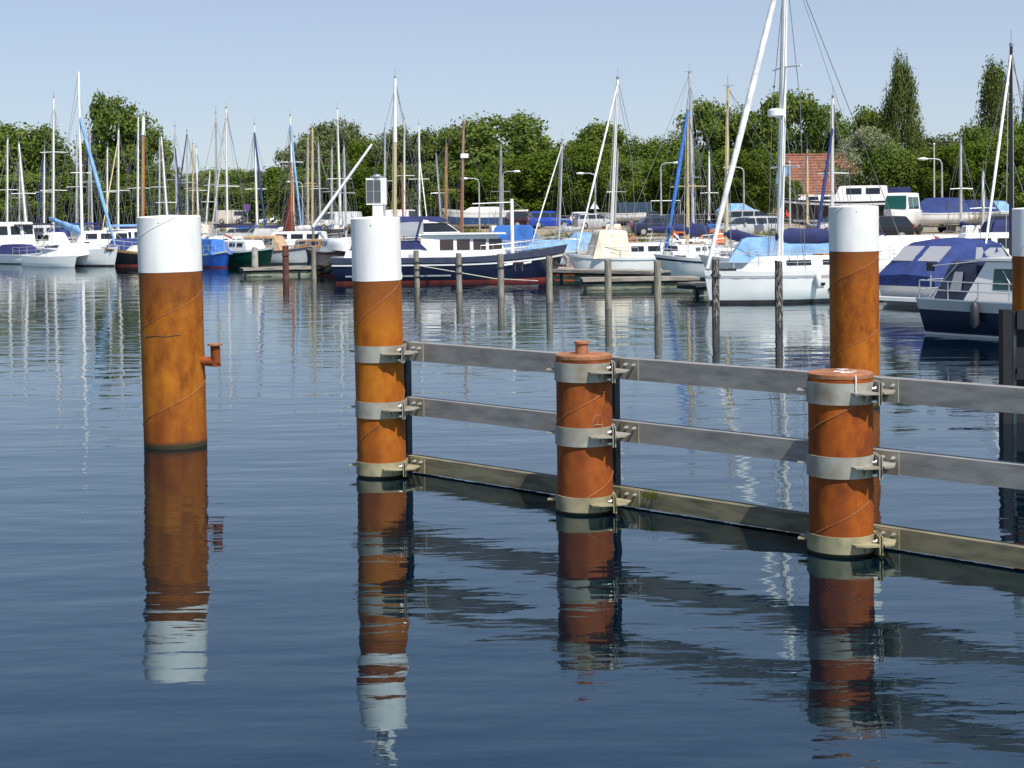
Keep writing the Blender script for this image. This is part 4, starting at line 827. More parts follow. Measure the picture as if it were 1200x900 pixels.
# ------------------------------------------------------------------ navy motor yacht behind the slim pile
def motor_yacht():
    Y = 67.0; c = pz(528, Y, 0); e = empty('motor_yacht', c, R(3)); tag(e, 'long navy motor yacht with white cabin and red bottom moored behind the posts', 'motor yacht')
    hu = Hull(10.3, 3.3, 1.08, bow=0.42, stern=0.03, rake=0.13, transom=0.8, draft=0.5, p=2.6)
    h = hu.body().build('hull', M['hull_navy'], e, 50)
    hu.band(-0.02, 0.09, 0.01).build('boot_stripe', M['antifoul_red'], h); hu.band(0.67, 0.725, 0.03).build('rubbing_strake', M['gel_white'], h)
    hu.band(0.78, 1.0, 0.015).build('bulwark', M['strake_navy'], h); hu.band(0.25, 0.30, 0.04, -0.9, 0.0).build('fender_strip', M['gel_grey'], h)
    hu.deck(-0.1).build('deck', M['gel_white'], e, 40)
    A = (-4.6, -1.2, 2.55, 2.75, 0.95, 1.40, 0.97); ac = house(*A[:6], rf=0.05, rb=0.15, tum=0.97, crown=0.02).build('aft_cabin', M['gel_white'], e, 35)
    windows(ac, [(-4.1, -3.85), (-3.0, -2.75), (-1.8, -1.55)], 0.35, 0.6, A, M['gel_grey'], name='vent')
    C = (-4.3, -1.0, 2.3, 2.5, 1.41, 1.74, 0.95); house(*C[:6], rf=0.35, rb=0.1, tum=0.95, crown=0.02).build('canvas_dodger', M['canvas_navy'], e, 35)
    D = (-1.3, 2.55, 2.55, 2.15, 0.95, 2.02, 0.90); dc = house(*D[:6], rf=0.55, rb=0.05, tum=0.90, crown=0.06).build('cabin', M['gel_white'], e, 35)
    windows(dc, [(-0.45, 0.13), (0.28, 0.84), (0.99, 1.53), (1.66, 2.22)], 0.40, 0.82, D, M['glass_brown'], slant=0.0)
    m = MB(); m.box((0.55, 0, 2.06), (3.7, 2.5, 0.05)); m.build('roof_edge', M['gel_white'], dc)
    V = (-1.15, 0.42, 2.1, 1.7, 2.09, 2.56, 0.86); ws = house(*V[:6], rf=0.62, rb=0.0, tum=0.86, crown=0.0).build('windscreen', M['glass_dark'], e, 35)
    m = MB()
    for sd in (1, -1): m.tube([(-1.15, sd * 1.06, 2.12), (0.42, sd * 0.86, 2.12), (-0.2, sd * 0.74, 2.56), (-1.15, sd * 0.9, 2.56)], 0.03, 6)
    m.tube([(-0.2, -0.74, 2.56), (-0.2, 0.74, 2.56)], 0.03, 6); m.build('screen_frame', M['spar_white'], ws)
    cn = None
    for sd in (1, -1):
        m = MB(); m.panel([(-3.6, sd * 1.08, 1.75), (-1.15, sd * 1.05, 2.1), (-1.15, sd * 0.96, 2.6), (-3.6, sd * 1.0, 2.6)], 0.015 * sd); m.panel([(-1.15, sd * 0.98, 2.55), (-0.25, sd * 0.82, 2.56), (-0.9, sd * 0.80, 2.66), (-1.15, sd * 0.9, 2.68)], 0.015 * sd); cn = m.build('canopy_window', M['vinyl'], e)
    for x in (-3.6, -2.55, -1.5):
        m = MB()
        for sd in (1, -1): m.tube([(x, sd * 1.1, 1.75), (x + 0.25, sd * 1.0, 2.66)], 0.045, 6)
        m.build('canopy_post', M['canvas_navy'], cn)
    T = house(-3.9, 0.0, 2.25, 1.7, 2.60, 2.74, rf=0.25, rb=0.12, tum=0.9, crown=0.10); T.build('canopy_roof', M['canvas_navy'], e, 40)
    rails(e, hu, 0.25, 0.97, 0.45, 8)
    m = MB(); m.tube([(2.72, 0, 1.0), (2.72, 0, 3.55)], [0.09, 0.075], 8); m.tube([(2.72, 0, 3.4), (1.0, 0.0, 3.35)], 0.025, 6); mm = m.build('mast', M['spar_white'], e, 50); m = MB(); m.tube([(2.72, 0, 3.5), (4.9, 0, 1.7)], 0.012, 4); m.build('forestay', M['wire'], mm)
    m = MB(); m.tube([(4.95, 0, 1.1), (5.15, -0.1, 0.9), (5.1, -0.15, 0.55)], 0.07, 7); m.build('anchor', M['galv'], e)
    m = MB()
    for t in (0.45, 0.62): m.tube([hu.pt(t, 0.60, -1, 0.02), hu.pt(t + 0.07, 0.62, -1, 0.02)], 0.05, 8)
    m.build('fairlead', M['alu'], h)
    m = MB(); m.tube([hu.pt(-0.3, 0.72, -1, 0.05), (1.8, -2.4, 0.18), (3.6, -3.3, 0.1)], 0.02, 5); m.build('mooring_line', M['rope'], e)
    return e
motor_yacht()
# small stool on the jetty, blue float below
st = empty('wooden_stool', pz(608, 64.4, 0.5)); m = MB(); m.box((0, 0, 0.36), (0.34, 0.3, 0.04)); m.build('seat', M['rust_post'], st)
for x in (-0.15, 0.15):
    for y in (-0.12, 0.12): m = MB(); m.box((x, y, 0.17), (0.04, 0.04, 0.34)); m.build('leg', M['rust_post'], st)
tag(st, 'small reddish wooden stool on the jetty beside the navy yacht', 'stool')

# ------------------------------------------------------------------ white sailing yacht behind the right pile
o = dict(tpx=921, mast='spar_white', r=0.115, L=7.8, B=2.7, F=1.02, th=199, mx=0.15, spr=(0.30, 0.62), jib='canvas_white', jr=0.12, jf=0.99, cover='canvas_navy', cr=0.22, boom=0.50, radar=0.47, cabin_h=0.40, nwin=2, stripe='gel_grey', rake=0.05, bowrise=0.02, label='large white sailing yacht with tall mast behind the dark mooring posts')
yt = sailboat(914, 50.0, -60, o)
m = MB(); hu = Hull(7.8, 2.7, 1.02, rake=0.05, bow=0.02, transom=0.72)
def mark(pts, r=0.028): m.tube([hu.pt(t, f, 1, 0.012) for t, f in pts], r, 5)
mark([(0.03, 0.42), (0.015, 0.34), (-0.01, 0.24)], 0.03); mark([(-0.10, 0.42), (-0.10, 0.23)], 0.03); mark([(-0.145, 0.42), (-0.145, 0.23)], 0.03)
m.build('hull_lettering', M['hull_navy'], yt); m = MB(); m.tube([hu.pt(0.12, 0.58, 1, 0.012), hu.pt(0.07, 0.58, 1, 0.012)], 0.05, 6); m.build('hull_port', M['glass_dark'], yt)
m = MB(); m.tube([hu.pt(-0.2, 0.08, 1, 0.22), hu.pt(-0.02, 0.08, 1, 0.22)], 0.09, 8); m.build('long_fender', M['fender_blue'], yt, 50)

# ------------------------------------------------------------------ cruisers at right
def navy_cruiser():
    c = pz(1076, 36.6, 0); an = R(-49); c = c + Vector((math.cos(an), math.sin(an), 0)) * 3.25 + Vector((-math.sin(an), math.cos(an), 0)) * 1.12; e = empty('cabin_cruiser', c, an); tag(e, 'navy and white cabin cruiser with green windows beside the right pile', 'cabin cruiser')
    hu = Hull(6.6, 2.5, 0.84, bow=0.25, stern=0.03, rake=0.12, transom=0.9, draft=0.4)
    h = hu.body().build('hull', M['hull_navy'], e, 50); hu.band(0.0, 0.07, 0.03).build('spray_rail', M['gel_white'], h); hu.band(0.70, 0.97, 0.02).build('bulwark', M['gel_grey'], h); hu.band(0.97, 1.01, 0.035).build('gunwale', M['gel_white'], h)
    hu.transom_band(0.70, 0.97).build('transom_band', M['gel_grey'], h)
    hu.deck(-0.06).build('deck', M['gel_white'], e, 40)
    D = (-2.15, 2.0, 1.95, 1.7, 0.78, 1.74, 0.86); d = house(*D[:6], rf=0.6, rb=0.55, tum=0.86, crown=0.05).build('wheelhouse', M['gel_white'], e, 35)
    windows(d, [(-1.38, -0.75), (-0.55, 0.25)], 0.34, 0.84, D, M['glass_green'])
    for sd in (1, -1): m = MB(); m.tube([side_pt(-1.15, 0.8, sd, *D, 0, 0) + Vector((0, sd * 0.02, 0)), side_pt(-0.95, 0.5, sd, *D, 0, 0) + Vector((0, sd * 0.02, 0))], 0.012, 4); m.build('wiper', M['spar_white'], d)
    m = MB(); m.box((-0.1, 0, 1.80), (3.3, 1.85, 0.06)); m.build('roof', M['gel_white'], d)
    house(-2.98, -1.78, 1.9, 1.85, 0.76, 1.72, rf=0.1, rb=0.45, tum=0.86, crown=0.05).build('cockpit_canopy', M['vinyl_navy'], e, 40)
    m = MB(); m.panel([(-2.5, -0.945, 1.05), (-2.2, -0.945, 1.05), (-2.18, -0.87, 1.5), (-2.4, -0.87, 1.5)], 0.01); m.build('canopy_window', M['vinyl'], e)
    r = MB(); tops = []
    for i in range(7):
        t = lerp(-0.98, 0.5, i / 6); p = hu.pt(t, 1, -1, -0.05); r.tube([p, p + Vector((0, 0, 0.42))], 0.016, 6, False); tops.append(p)
    for f in (0.42, 0.21): r.tube([p + Vector((0, 0, f)) for p in tops], 0.016, 6, False)
    q = [hu.pt(-0.98, 1, 1, -0.05), hu.pt(-0.98, 1, -1, -0.05)]
    for f in (0.42, 0.21): r.tube([p + Vector((0, 0, f)) for p in q], 0.016, 6, False)
    r.tube([q[0], q[0] + Vector((0, 0, .42))], 0.016, 6); r.build('railing', M['alu'], e)
    m = MB(); m.tube([(-3.1, -0.85, 0.85), (-3.05, -0.85, 1.62), (-1.2, -0.9, 1.82)], 0.02, 6); m.tube([(-3.1, -0.85, 0.85), (-2.3, -0.9, 1.7)], 0.013, 5); m.build('canopy_frame', M['alu'], e)
    m = MB(); m.box((-3.08, -0.85, 1.6), (0.16, 0.12, 0.2)); m.build('stern_lamp', M['spar_black'], e)
    for t in (-0.48, 0.16, 0.55):
        p = hu.pt(t, 0.98, -1, 0.12); m = MB(); m.tube([p + Vector((0, 0.1, 0.1)), p], 0.012, 5); m.tube([p, p + Vector((0, 0, -0.08)), p + Vector((0, 0, -0.5)), p + Vector((0, 0, -0.58))], [0.04, 0.10, 0.10, 0.04], 10); m.build('fender', M['fender'], e, 50)
    return e
navy_cruiser()
def canopy_cruiser():
    an = R(38); c = pz(1060, 46.8, 0) + Vector((math.cos(an), math.sin(an), 0)) * 4.0; e = empty('cabin_cruiser', c, an); tag(e, 'white cruiser under a big royal blue canopy behind the navy cruiser', 'cabin cruiser')
    hu = Hull(7.6, 2.7, 0.82, bow=0.2, stern=0.0, rake=0.2, transom=0.92, draft=0.35)
    h = hu.body().build('hull', M['gel_white'], e, 50); hu.band(0.72, 0.8, 0.01).build('stripe', M['hull_navy'], h); hu.deck().build('deck', M['gel_white'], e, 40)
    m = MB(); m.box((-4.05, 0, 0.22), (0.75, 2.3, 0.10), taper=0.97); m.build('bathing_platform', M['gel_white'], e)
    # canopy: tall arch, long slope aft
    rr = []
    for x, zt, w, zb in ((-4.0, 1.0, 1.12, 0.55), (-3.85, 1.15, 1.17, 0.58), (-3.3, 1.75, 1.18, 0.7), (-2.75, 2.25, 1.17, 0.85), (-2.4, 2.42, 1.15, 0.9), (-1.5, 2.5, 1.1, 1.6), (-0.7, 2.42, 1.02, 1.9), (-0.35, 2.3, 0.98, 2.0)):
        rr.append([Vector((x, -w, zb)), Vector((x, -w * 0.97, lerp(zb, zt, 0.7))), Vector((x, -w * 0.78, lerp(zb, zt, 0.95))), Vector((x, 0, zt + 0.05)), Vector((x, w * 0.78, lerp(zb, zt, 0.95))), Vector((x, w * 0.97, lerp(zb, zt, 0.7))), Vector((x, w, zb))])
    for q in rr:
        for v in q: v.z = 0.75 + (v.z - 0.75) * 0.72
    m = MB(); m.loft(rr, True, True); cn = m.build('canopy', M['canvas_royal'], e, 50)
    for y0, y1 in ((-0.85, -0.1), (0.1, 0.85)):
        m = MB(); m.panel([(-3.5, y0, 1.36), (-3.5, y1, 1.36), (-2.85, y1, 1.80), (-2.85, y0, 1.80)], 0.05); m.build('canopy_window', M['vinyl'], cn)
    for sd in (1, -1):
        m = MB(); m.panel([(-2.1, sd * 1.15, 0.85), (0.3, sd * 1.0, 0.95), (-0.4, sd * 0.98, 1.7), (-1.9, sd * 1.1, 1.75)], 0.02 * sd); m.build('side_curtain', M['vinyl'], cn)
    m = MB(); m.panel([(0.7, -0.85, 1.0), (0.7, 0.85, 1.0), (-0.4, 0.9, 1.8), (-0.4, -0.9, 1.8)], 0.02); m.build('windscreen', M['vinyl'], e)
    m = MB()
    for y in (-0.9, -0.3, 0.3, 0.9): m.tube([(0.73, y * 0.95, 1.0), (-0.37, y, 1.82)], 0.022, 5)
    m.build('screen_frame', M['spar_white'], e)
    house(0.2, 3.2, 2.0, 1.0, 0.75, 1.15, rf=0.6, rb=0.1, tum=0.85).build('foredeck', M['gel_white'], e, 35)
    rails(e, hu, 0.0, 0.95, 0.5, 6)
canopy_cruiser()

# ------------------------------------------------------------------ trimaran, left
def trimaran():
    Y = 93.0; base = pz(97, Y, 0); e = empty('trimaran', (base.x, base.y, 0), R(-40)); tag(e, 'white trimaran with light blue boom cover and tall mast, left foreground', 'trimaran')
    hu = Hull(7.2, 1.6, 0.95, bow=0.25, rake=0.12, transom=0.6, draft=0.3); h = hu.body().build('main_hull', M['gel_white'], e, 50); hu.deck().build('deck', M['gel_white'], h, 40); hu.band(-0.02, 0.08, 0.008).build('boot_stripe', M['antifoul_dark'], h)
    house(-1.8, 2.0, 1.3, 0.7, 0.9, 1.3, rf=0.9, rb=0.2, tum=0.8).build('cabin', M['gel_white'], e, 35)
    for sd in (1, -1):
        f = Hull(5.6, 0.75, 0.62, bow=0.15, rake=0.1, transom=0.5, draft=0.2); b_ = f.body(); b_.v = [(x, y + sd * 2.3, z) for x, y, z in b_.v]; fo = b_.build('float_hull', M['gel_white'], e, 50)
        d = f.deck(); d.v = [(x, y + sd * 2.3, z) for x, y, z in d.v]; d.build('float_deck', M['gel_white'], fo, 40)
        m = MB(); m.loft([[Vector((x, sd * y, z)) for x, y, z in ((-1.6, 0.6, 0.7), (1.6, 0.6, 0.7), (1.3, 2.2, 0.5), (-1.3, 2.2, 0.5))], [Vector((x, sd * y, z)) for x, y, z in ((-1.6, 0.6, 0.95), (1.6, 0.6, 0.95), (1.3, 2.2, 0.66), (-1.3, 2.2, 0.66))]], True, True); m.build('wing_deck', M['gel_white'], e)
    top = at(92, 84, Y); lt = Matrix.Rotation(R(40), 3, 'Z') @ (top - base); m = MB(); m.tube([(0, 0, 1.2), (lt.x, lt.y, top.z)], [0.10, 0.07], 8); ma = m.build('mast', M['spar_white'], e, 50)
    m = MB(); c = Vector((0, 0, 1.2)).lerp(Vector((lt.x, lt.y, top.z)), 0.42); m.tube([c + Vector((0, 0.7, 0)), c - Vector((0, 0.7, 0))], 0.03, 5); m.build('spreader', M['spar_white'], ma)
    m = MB(); bz = 1.9; m.tube([(-0.1, 0, bz), (-3.4, 0, bz + 0.9)], 0.05, 6); bo = m.build('boom', M['spar_white'], e); roll(bo, (0.05, 0, bz + 0.05), (-3.5, 0, bz + 1.0), 0.24, M['canvas_sky'])
    m = MB(); n = 12; p0 = Vector((3.3, 0, 1.25)); p1 = Vector((0, 0, 1.2)).lerp(Vector((lt.x, lt.y, top.z)), 0.74); m.tube([p0.lerp(p1, i / n) for i in range(n + 1)], [0.10 * (0.35 + 0.9 * math.sin(math.pi * (0.05 + 0.85 * i / n))) for i in range(n + 1)], 7); m.build('furled_jib', M['canvas_sky'], e, 60)
    m = MB()
    for sd in (1, -1): m.tube([(-0.6, sd * 2.2, 0.6), (lt.x * 0.9, lt.y * 0.9, top.z * 0.9)], 0.011, 4)
    m.tube([(-3.4, 0, 1), (lt.x, lt.y, top.z)], 0.011, 4); m.build('rigging', M['wire'], e)
trimaran()

# ------------------------------------------------------------------ other motor boats
def cabin_boat(px, Y, L, th, hull, label, cover=None, cover_span=(-0.45, 0.1), cover_h=0.75, cabin=None, cabin_mat='gel_white', win='glass_dark', F=0.75, bimini=None, name='motor_boat', strake=None, z=0.0, loc=None, boot='antifoul_dark', outboard=False, ctum=0.55):
    c = loc if loc is not None else pz(px, Y, 0); e = empty(name, (c.x, c.y, c.z + z), R(th)); tag(e, label, 'motor boat', 'motor boats in the marina')
    B = L * 0.34; hu = Hull(L, B, F, bow=0.3, rake=0.18, transom=0.86, draft=0.35); h = hu.body().build('hull', M[hull], e, 50); hu.deck().build('deck', M['gel_white'], e, 40)
    hu.band(-0.03, 0.08, 0.01).build('boot_stripe', M[boot], h); hu.band(0.88, 1.0, 0.03).build('rubbing_strake', M[strake or 'gel_white'], h)
    if cabin:
        a, b_, hh = cabin; D = (a * L, b_ * L, B * 0.78, B * 0.6, F - 0.04, F + hh, 0.85); d = house(*D[:6], rf=hh * 0.6, rb=0.1, tum=0.85, crown=0.05).build('cabin', M[cabin_mat], e, 35)
        n = 3; w_ = (D[1] - D[0] - hh * 0.7) / n; windows(d, [(D[0] + 0.15 + w_ * i, D[0] + 0.15 + w_ * i + w_ * 0.75) for i in range(n)], 0.48, 0.85, D, M[win])
    if cover: house(cover_span[0] * L, cover_span[1] * L, B * 0.9, B * 0.85, F - 0.02, F + cover_h, rf=0.6 if ctum < 0.7 else 0.35, rb=0.6 if ctum < 0.7 else 0.1, tum=ctum, crown=0.10).build('cover', M[cover], e, 40)
    if bimini:
        m = MB(); zt = F + 1.35; m.loft([[Vector((x, y * B * 0.40, zt + 0.10 * (1 - y * y))) for y in (-1, -0.5, 0, 0.5, 1)] + [Vector((x, y * B * 0.40, zt + 0.10 * (1 - y * y) - 0.05)) for y in (1, 0.5, 0, -0.5, -1)] for x in (-0.4 * L, -0.2 * L, 0.0)], True, True); bi = m.build('bimini_top', M[bimini], e, 40)
        for sd in (1, -1):
            m = MB(); m.tube([(-0.4 * L, sd * B * 0.40, zt), (-0.2 * L, sd * B * 0.42, F), (0, sd * B * 0.40, zt)], 0.018, 5); m.build('bimini_frame', M['alu'], bi)
    if outboard: m = MB(); m.box((-L / 2 - 0.15, 0, 0.75), (0.28, 0.3, 0.5), taper=0.8); m.box((-L / 2 - 0.18, 0, 0.2), (0.12, 0.1, 0.8)); m.build('outboard_motor', M['spar_black'], e)
    rails(e, hu, 0.0, 0.93, 0.45, 5); return e
cabin_boat(6, 103, 8.5, -118, 'gel_white', 'white flybridge cruiser with black canopy at the left picture edge', cabin=(-0.2, 0.3, 1.5), bimini='canvas_black', F=1.1)
cabin_boat(48, 106, 8.0, -20, 'gel_grey', 'white and grey cruiser with blue tarpaulin stern, left of the trimaran', cabin=(-0.25, 0.25, 0.9), cover='canvas_bright', cover_span=(-0.5, -0.3), cover_h=0.35, strake='strake_navy', F=0.95)
cabin_boat(70, 118, 9.0, 160, 'gel_white', 'white cruiser with long royal blue bimini behind the trimaran', cabin=(-0.2, 0.3, 1.3), bimini='canvas_royal', F=1.0)
cabin_boat(125, 108, 7.5, -160, 'gel_white', 'white cruiser with pale blue bimini right of the trimaran', cabin=(-0.2, 0.3, 1.0), bimini='canvas_sky', F=0.9)
cabin_boat(160, 112, 7.0, -150, 'gel_white', 'white cruiser with blue stripe behind the black wooden boat', cabin=(-0.2, 0.3, 1.1), cover='canvas_royal', F=0.85)
cabin_boat(248, 88, 4.6, -58, 'hull_blue', 'bright blue boat under a blue cover right of the left pile', cover='canvas_bright', cover_span=(-0.48, 0.35), cover_h=0.75, F=0.75, boot='antifoul_red')
cabin_boat(283, 90, 6.8, -48, 'hull_green', 'dark green hulled boat beside the blue covered boat', cabin=(-0.15, 0.25, 0.6), F=0.85)
cabin_boat(322, 92, 5.4, -25, 'gel_grey', 'grey sloop hull with tan tent canopy and oval windows', cabin=(-0.35, 0.15, 0.85), cabin_mat='canvas_tan', F=0.8, strake='strake_navy')
cabin_boat(382, 94, 6.2, -30, 'hull_navy', 'navy open wooden launch with varnished gunwale left of the slim pile', cabin=(-0.3, 0.2, 0.5), cabin_mat='teak', F=0.85, strake='gel_white')
cabin_boat(300, 104, 7.0, 10, 'gel_white', 'white cruiser with grey cover behind the tan tented boat', cover='canvas_grey', cover_span=(-0.35, 0.3), cover_h=1.0, F=0.9, bimini='canvas_black')
cabin_boat(345, 102, 7.0, 170, 'gel_white', 'white motor boat with low white cabin behind the rusty post', cabin=(-0.3, 0.25, 0.8), F=0.95)
bk = cabin_boat(408, 74, 7.5, -68, 'hull_black', 'black steel barge bow with white tender and red ball behind the slim pile', cabin=(-0.2, 0.2, 0.6), F=1.15, strake='rust_post', boot='antifoul_red')
m = MB(); m.ball((3.3, -0.75, 0.25), 0.22); m.build('ball_fender', M['buoy_red'], bk, 60); m = Hull(2.5, 1.15, 0.42, bow=0.2, rake=0.2, transom=0.8, draft=0.12).body(); m.v = [(x + 1.6, y * 0.9 - 0.75, 1.72 - z) for x, y, z in m.v]; m.f = [tuple(reversed(f)) for f in m.f]; m.build('tender', M['gel_white'], bk, 50)
cabin_boat(640, 84, 6.5, 172, 'gel_white', 'white boat with sky blue tarpaulin behind the navy yacht bow', cover='canvas_sky', cover_span=(-0.4, 0.2), cover_h=0.5, F=0.8)
cabin_boat(590, 92, 6.5, 170, 'gel_white', 'white boat with bright blue tent behind the navy yacht cabin', cover='canvas_bright', cover_span=(-0.35, 0.15), cover_h=1.2, F=0.85)
cabin_boat(824, 92, 6.0, -15, 'gel_white', 'white boat with bright orange cabin near the quay', cabin=(-0.3, 0.25, 0.95), cabin_mat='canvas_orange', F=0.75)
cabin_boat(955, 84, 7.0, 172, 'gel_white', 'white boat with red and orange cover behind the white yacht boom', cover='canvas_red', cover_span=(-0.45, 0.3), cover_h=0.75, F=0.85)
cabin_boat(930, 60, 7.4, 174, 'gel_white', 'white boat under a sky blue tarpaulin tent beyond the white yacht', cover='canvas_sky', cover_span=(-0.4, 0.35), cover_h=0.85, F=0.95)
cabin_boat(1062, 62, 7.0, -165, 'gel_white', 'white boat under a loose white tarpaulin right of the tall right pile', cover='canvas_white', cover_span=(-0.5, 0.35), cover_h=0.85, F=0.9, strake='strake_navy')
cabin_boat(1056, 54, 6.0, 178, 'gel_white', 'white open boat with outboard just right of the tall right pile', cabin=(0.0, 0.3, 0.3), F=0.75, outboard=True)
cabin_boat(1165, 58, 7.0, 176, 'gel_white', 'white cruiser with dark red roof behind the navy cruiser', cabin=(-0.25, 0.25, 1.0), cabin_mat='gel_white', F=0.95, strake='antifoul_red')
cabin_boat(1190, 66, 6.0, -170, 'hull_navy', 'boat under a steep navy tent cover below the grey jeep', cover='canvas_navy', cover_span=(-0.45, 0.3), cover_h=1.5, F=0.8)
cabin_boat(28, 98, 5.2, -35, 'gel_white', 'small white boat with navy cover in front of the leftmost cruisers', cover='canvas_navy', cover_span=(-0.45, 0.2), cover_h=0.55, F=0.6)
cabin_boat(140, 100, 5.4, -165, 'gel_white', 'small white boat with royal blue tent left of the black wooden boat', cover='canvas_royal', cover_span=(-0.4, 0.2), cover_h=0.8, F=0.6)
cabin_boat(182, 108, 6.0, 175, 'gel_white', 'white boat with red cover mostly hidden by the left pile', cover='canvas_red', cover_span=(-0.4, 0.2), cover_h=0.9, F=0.7)
cabin_boat(262, 100, 6.0, -120, 'gel_white', 'white boat with navy canopy behind the blue covered boat', cabin=(-0.2, 0.2, 0.7), bimini='canvas_navy', F=0.8)
cabin_boat(332, 118, 6.4, 10, 'gel_white', 'white boat with navy hood and grey deck behind the tan canopy', cover='canvas_navy', cover_span=(-0.3, 0.1), cover_h=1.1, F=0.9)
cabin_boat(392, 112, 6.0, -150, 'gel_white', 'white boat with black tarpaulin left of the slim pile', cover='canvas_black', cover_span=(-0.4, 0.25), cover_h=0.9, F=0.8)
cabin_boat(696, 84, 5.6, 178, 'gel_white', 'white boat with navy triangular cover left of the cream spray hood', cover='canvas_navy', cover_span=(-0.4, 0.1), cover_h=0.9, F=0.7)
# cream spray hood and orange inflatable on the regatta yacht's neighbour
cabin_boat(742, 70, 6.8, -172, 'gel_white', 'white yacht with tall cream spray hood beside the regatta mast', cover='canvas_cream', cover_span=(0.05, 0.30), cover_h=1.15, cabin=(-0.3, 0.1, 0.6), F=0.85, ctum=0.8)
cabin_boat(672, 70, 3.4, -175, 'buoy_orange', 'small orange inflatable dinghy beside the navy yacht bow', F=0.42, cabin=None, name='dinghy')

# ------------------------------------------------------------------ mooring posts and jetties
def post(px, top, wat, mat, label, r=0.13, ropes=1, lean=0.0):
    p = onz(px, wat, 0); H = at(px, top, p.y).z; e = empty('mooring_post', (p.x, p.y, 0)); rnd = random.Random(px)
    m = MB(); n = 12; rr = []
    for i in range(9):
        z = lerp(-0.6, H, i / 8); rr.append([Vector((lean * z + r * (1 - 0.03 * i / 8) * rnd.uniform(0.93, 1.05) * math.cos(2 * math.pi * k / n), r * rnd.uniform(0.93, 1.05) * math.sin(2 * math.pi * k / n), z + (rnd.uniform(-0.03, 0.03) if i == 8 else 0))) for k in range(n)])
    m.loft(rr, True, True); m.build('shaft', M[mat], e, 45)
    for k in range(ropes):
        z = H * (0.72 - 0.2 * k); m = MB(); m.tube([((r + 0.02) * math.cos(a), (r + 0.02) * math.sin(a), z + 0.04 * math.sin(a)) for a in [2 * math.pi * j / 14 for j in range(15)]], 0.02, 5); m.build('rope_loop', M['rope_dark'], e)
    tag(e, label, 'mooring post', 'mooring posts in front of the boats')
post(299, 290, 324, 'concrete', 'grey concrete mooring post in front of the green boat', 0.16, 0)
post(335, 288, 326, 'rust_post', 'rust-red mooring post in front of the tan tented boat', 0.15, 1)
post(368, 289, 327, 'wood_pile', 'wooden mooring post in front of the navy launch', 0.12, 0)
post(412, 292, 331, 'wood_pile', 'wooden mooring post just left of the slim white-capped pile', 0.12, 0)
post(489, 294, 337, 'wood_pile', 'leaning wooden mooring post at the navy yacht stern', 0.11, 3, -0.02)
post(538, 297, 342, 'wood_pile', 'wooden mooring post under the second navy yacht window', 0.115, 2)
post(587, 298, 348, 'wood_pile', 'wooden mooring post in front of the navy yacht foredeck', 0.12, 1)
post(644, 300, 354, 'wood_pile', 'pale wooden mooring post at the navy yacht bow', 0.115, 0)
post(713, 304, 362, 'wood_pile', 'wooden mooring post in front of the regatta yacht jetty', 0.11, 0)
post(771, 306, 367, 'wood_pile', 'mossy-topped wooden mooring post at the end of the jetty', 0.11, 0)
post(839, 304, 371, 'wood_pile_dark', 'blackened wooden mooring post at the white yacht bow', 0.11, 1)
post(913, 306, 376, 'wood_pile_dark', 'blackened wooden mooring post in line with the white yacht mast', 0.11, 0)
def jetty(p0, p1, wd, z, label):
    a, b_ = Vector((p0.x, p0.y)), Vector((p1.x, p1.y)); d = b_ - a; L = d.length; e = empty('jetty', (a.x, a.y, 0), math.atan2(d.y, d.x)); tag(e, label, 'jetty', 'low wooden jetties')
    n = max(3, int(L / 0.9)); m = MB(); m.box((L / 2, wd / 2, z - 0.13), (L, wd * 0.96, 0.10)); m.build('bearer', M['black_steel'], e)
    me = None
    for i in range(n):
        w_ = L / n
        if me is None: q = MB(); q.box((0, 0, 0), (w_ * 0.975, wd, 0.07)); me = q.mesh('deck_panel', M['jetty_wood'])
        put('deck_panel', me, e, (w_ * (i + 0.5), wd / 2, z + 0.006 * ((i * 7) % 3 - 1)))
    m = MB(); m.box((L / 2, -0.03, z - 0.02), (L, 0.05, 0.13)); m.build('fascia_board', M['jetty_wood'], e); m = MB(); m.box((L / 2, 0.12, 0.12), (L, 0.12, 0.18)); m.build('float', M['jetty_float'], e)
    for i in range(int(L / 2.6) + 1): m = MB(); m.box((min(L - 0.1, 0.1 + i * 2.6), 0.05, z / 2 - 0.2), (0.10, 0.10, z + 0.3)); m.build('leg', M['black_steel'], e)
jetty(onz(600, 327, 0), onz(765, 331, 0), 1.4, 0.42, 'long low wooden jetty at the navy yacht bow')
jetty(onz(683, 340, 0), onz(820, 338, 0), 1.3, 0.40, 'nearer wooden jetty in front of the regatta yacht')
jetty(onz(815, 347, 0), onz(838, 346, 0), 1.2, 0.40, 'short jetty end with blue fender at the white yacht bow')
jetty(onz(285, 325, 0), onz(404, 322, 0), 1.2, 0.40, 'low wooden jetty between the left pile and the slim pile')
jetty(onz(960, 352, 0), onz(1040, 350, 0), 1.0, 0.38, 'jetty end hidden behind the tall right pile')
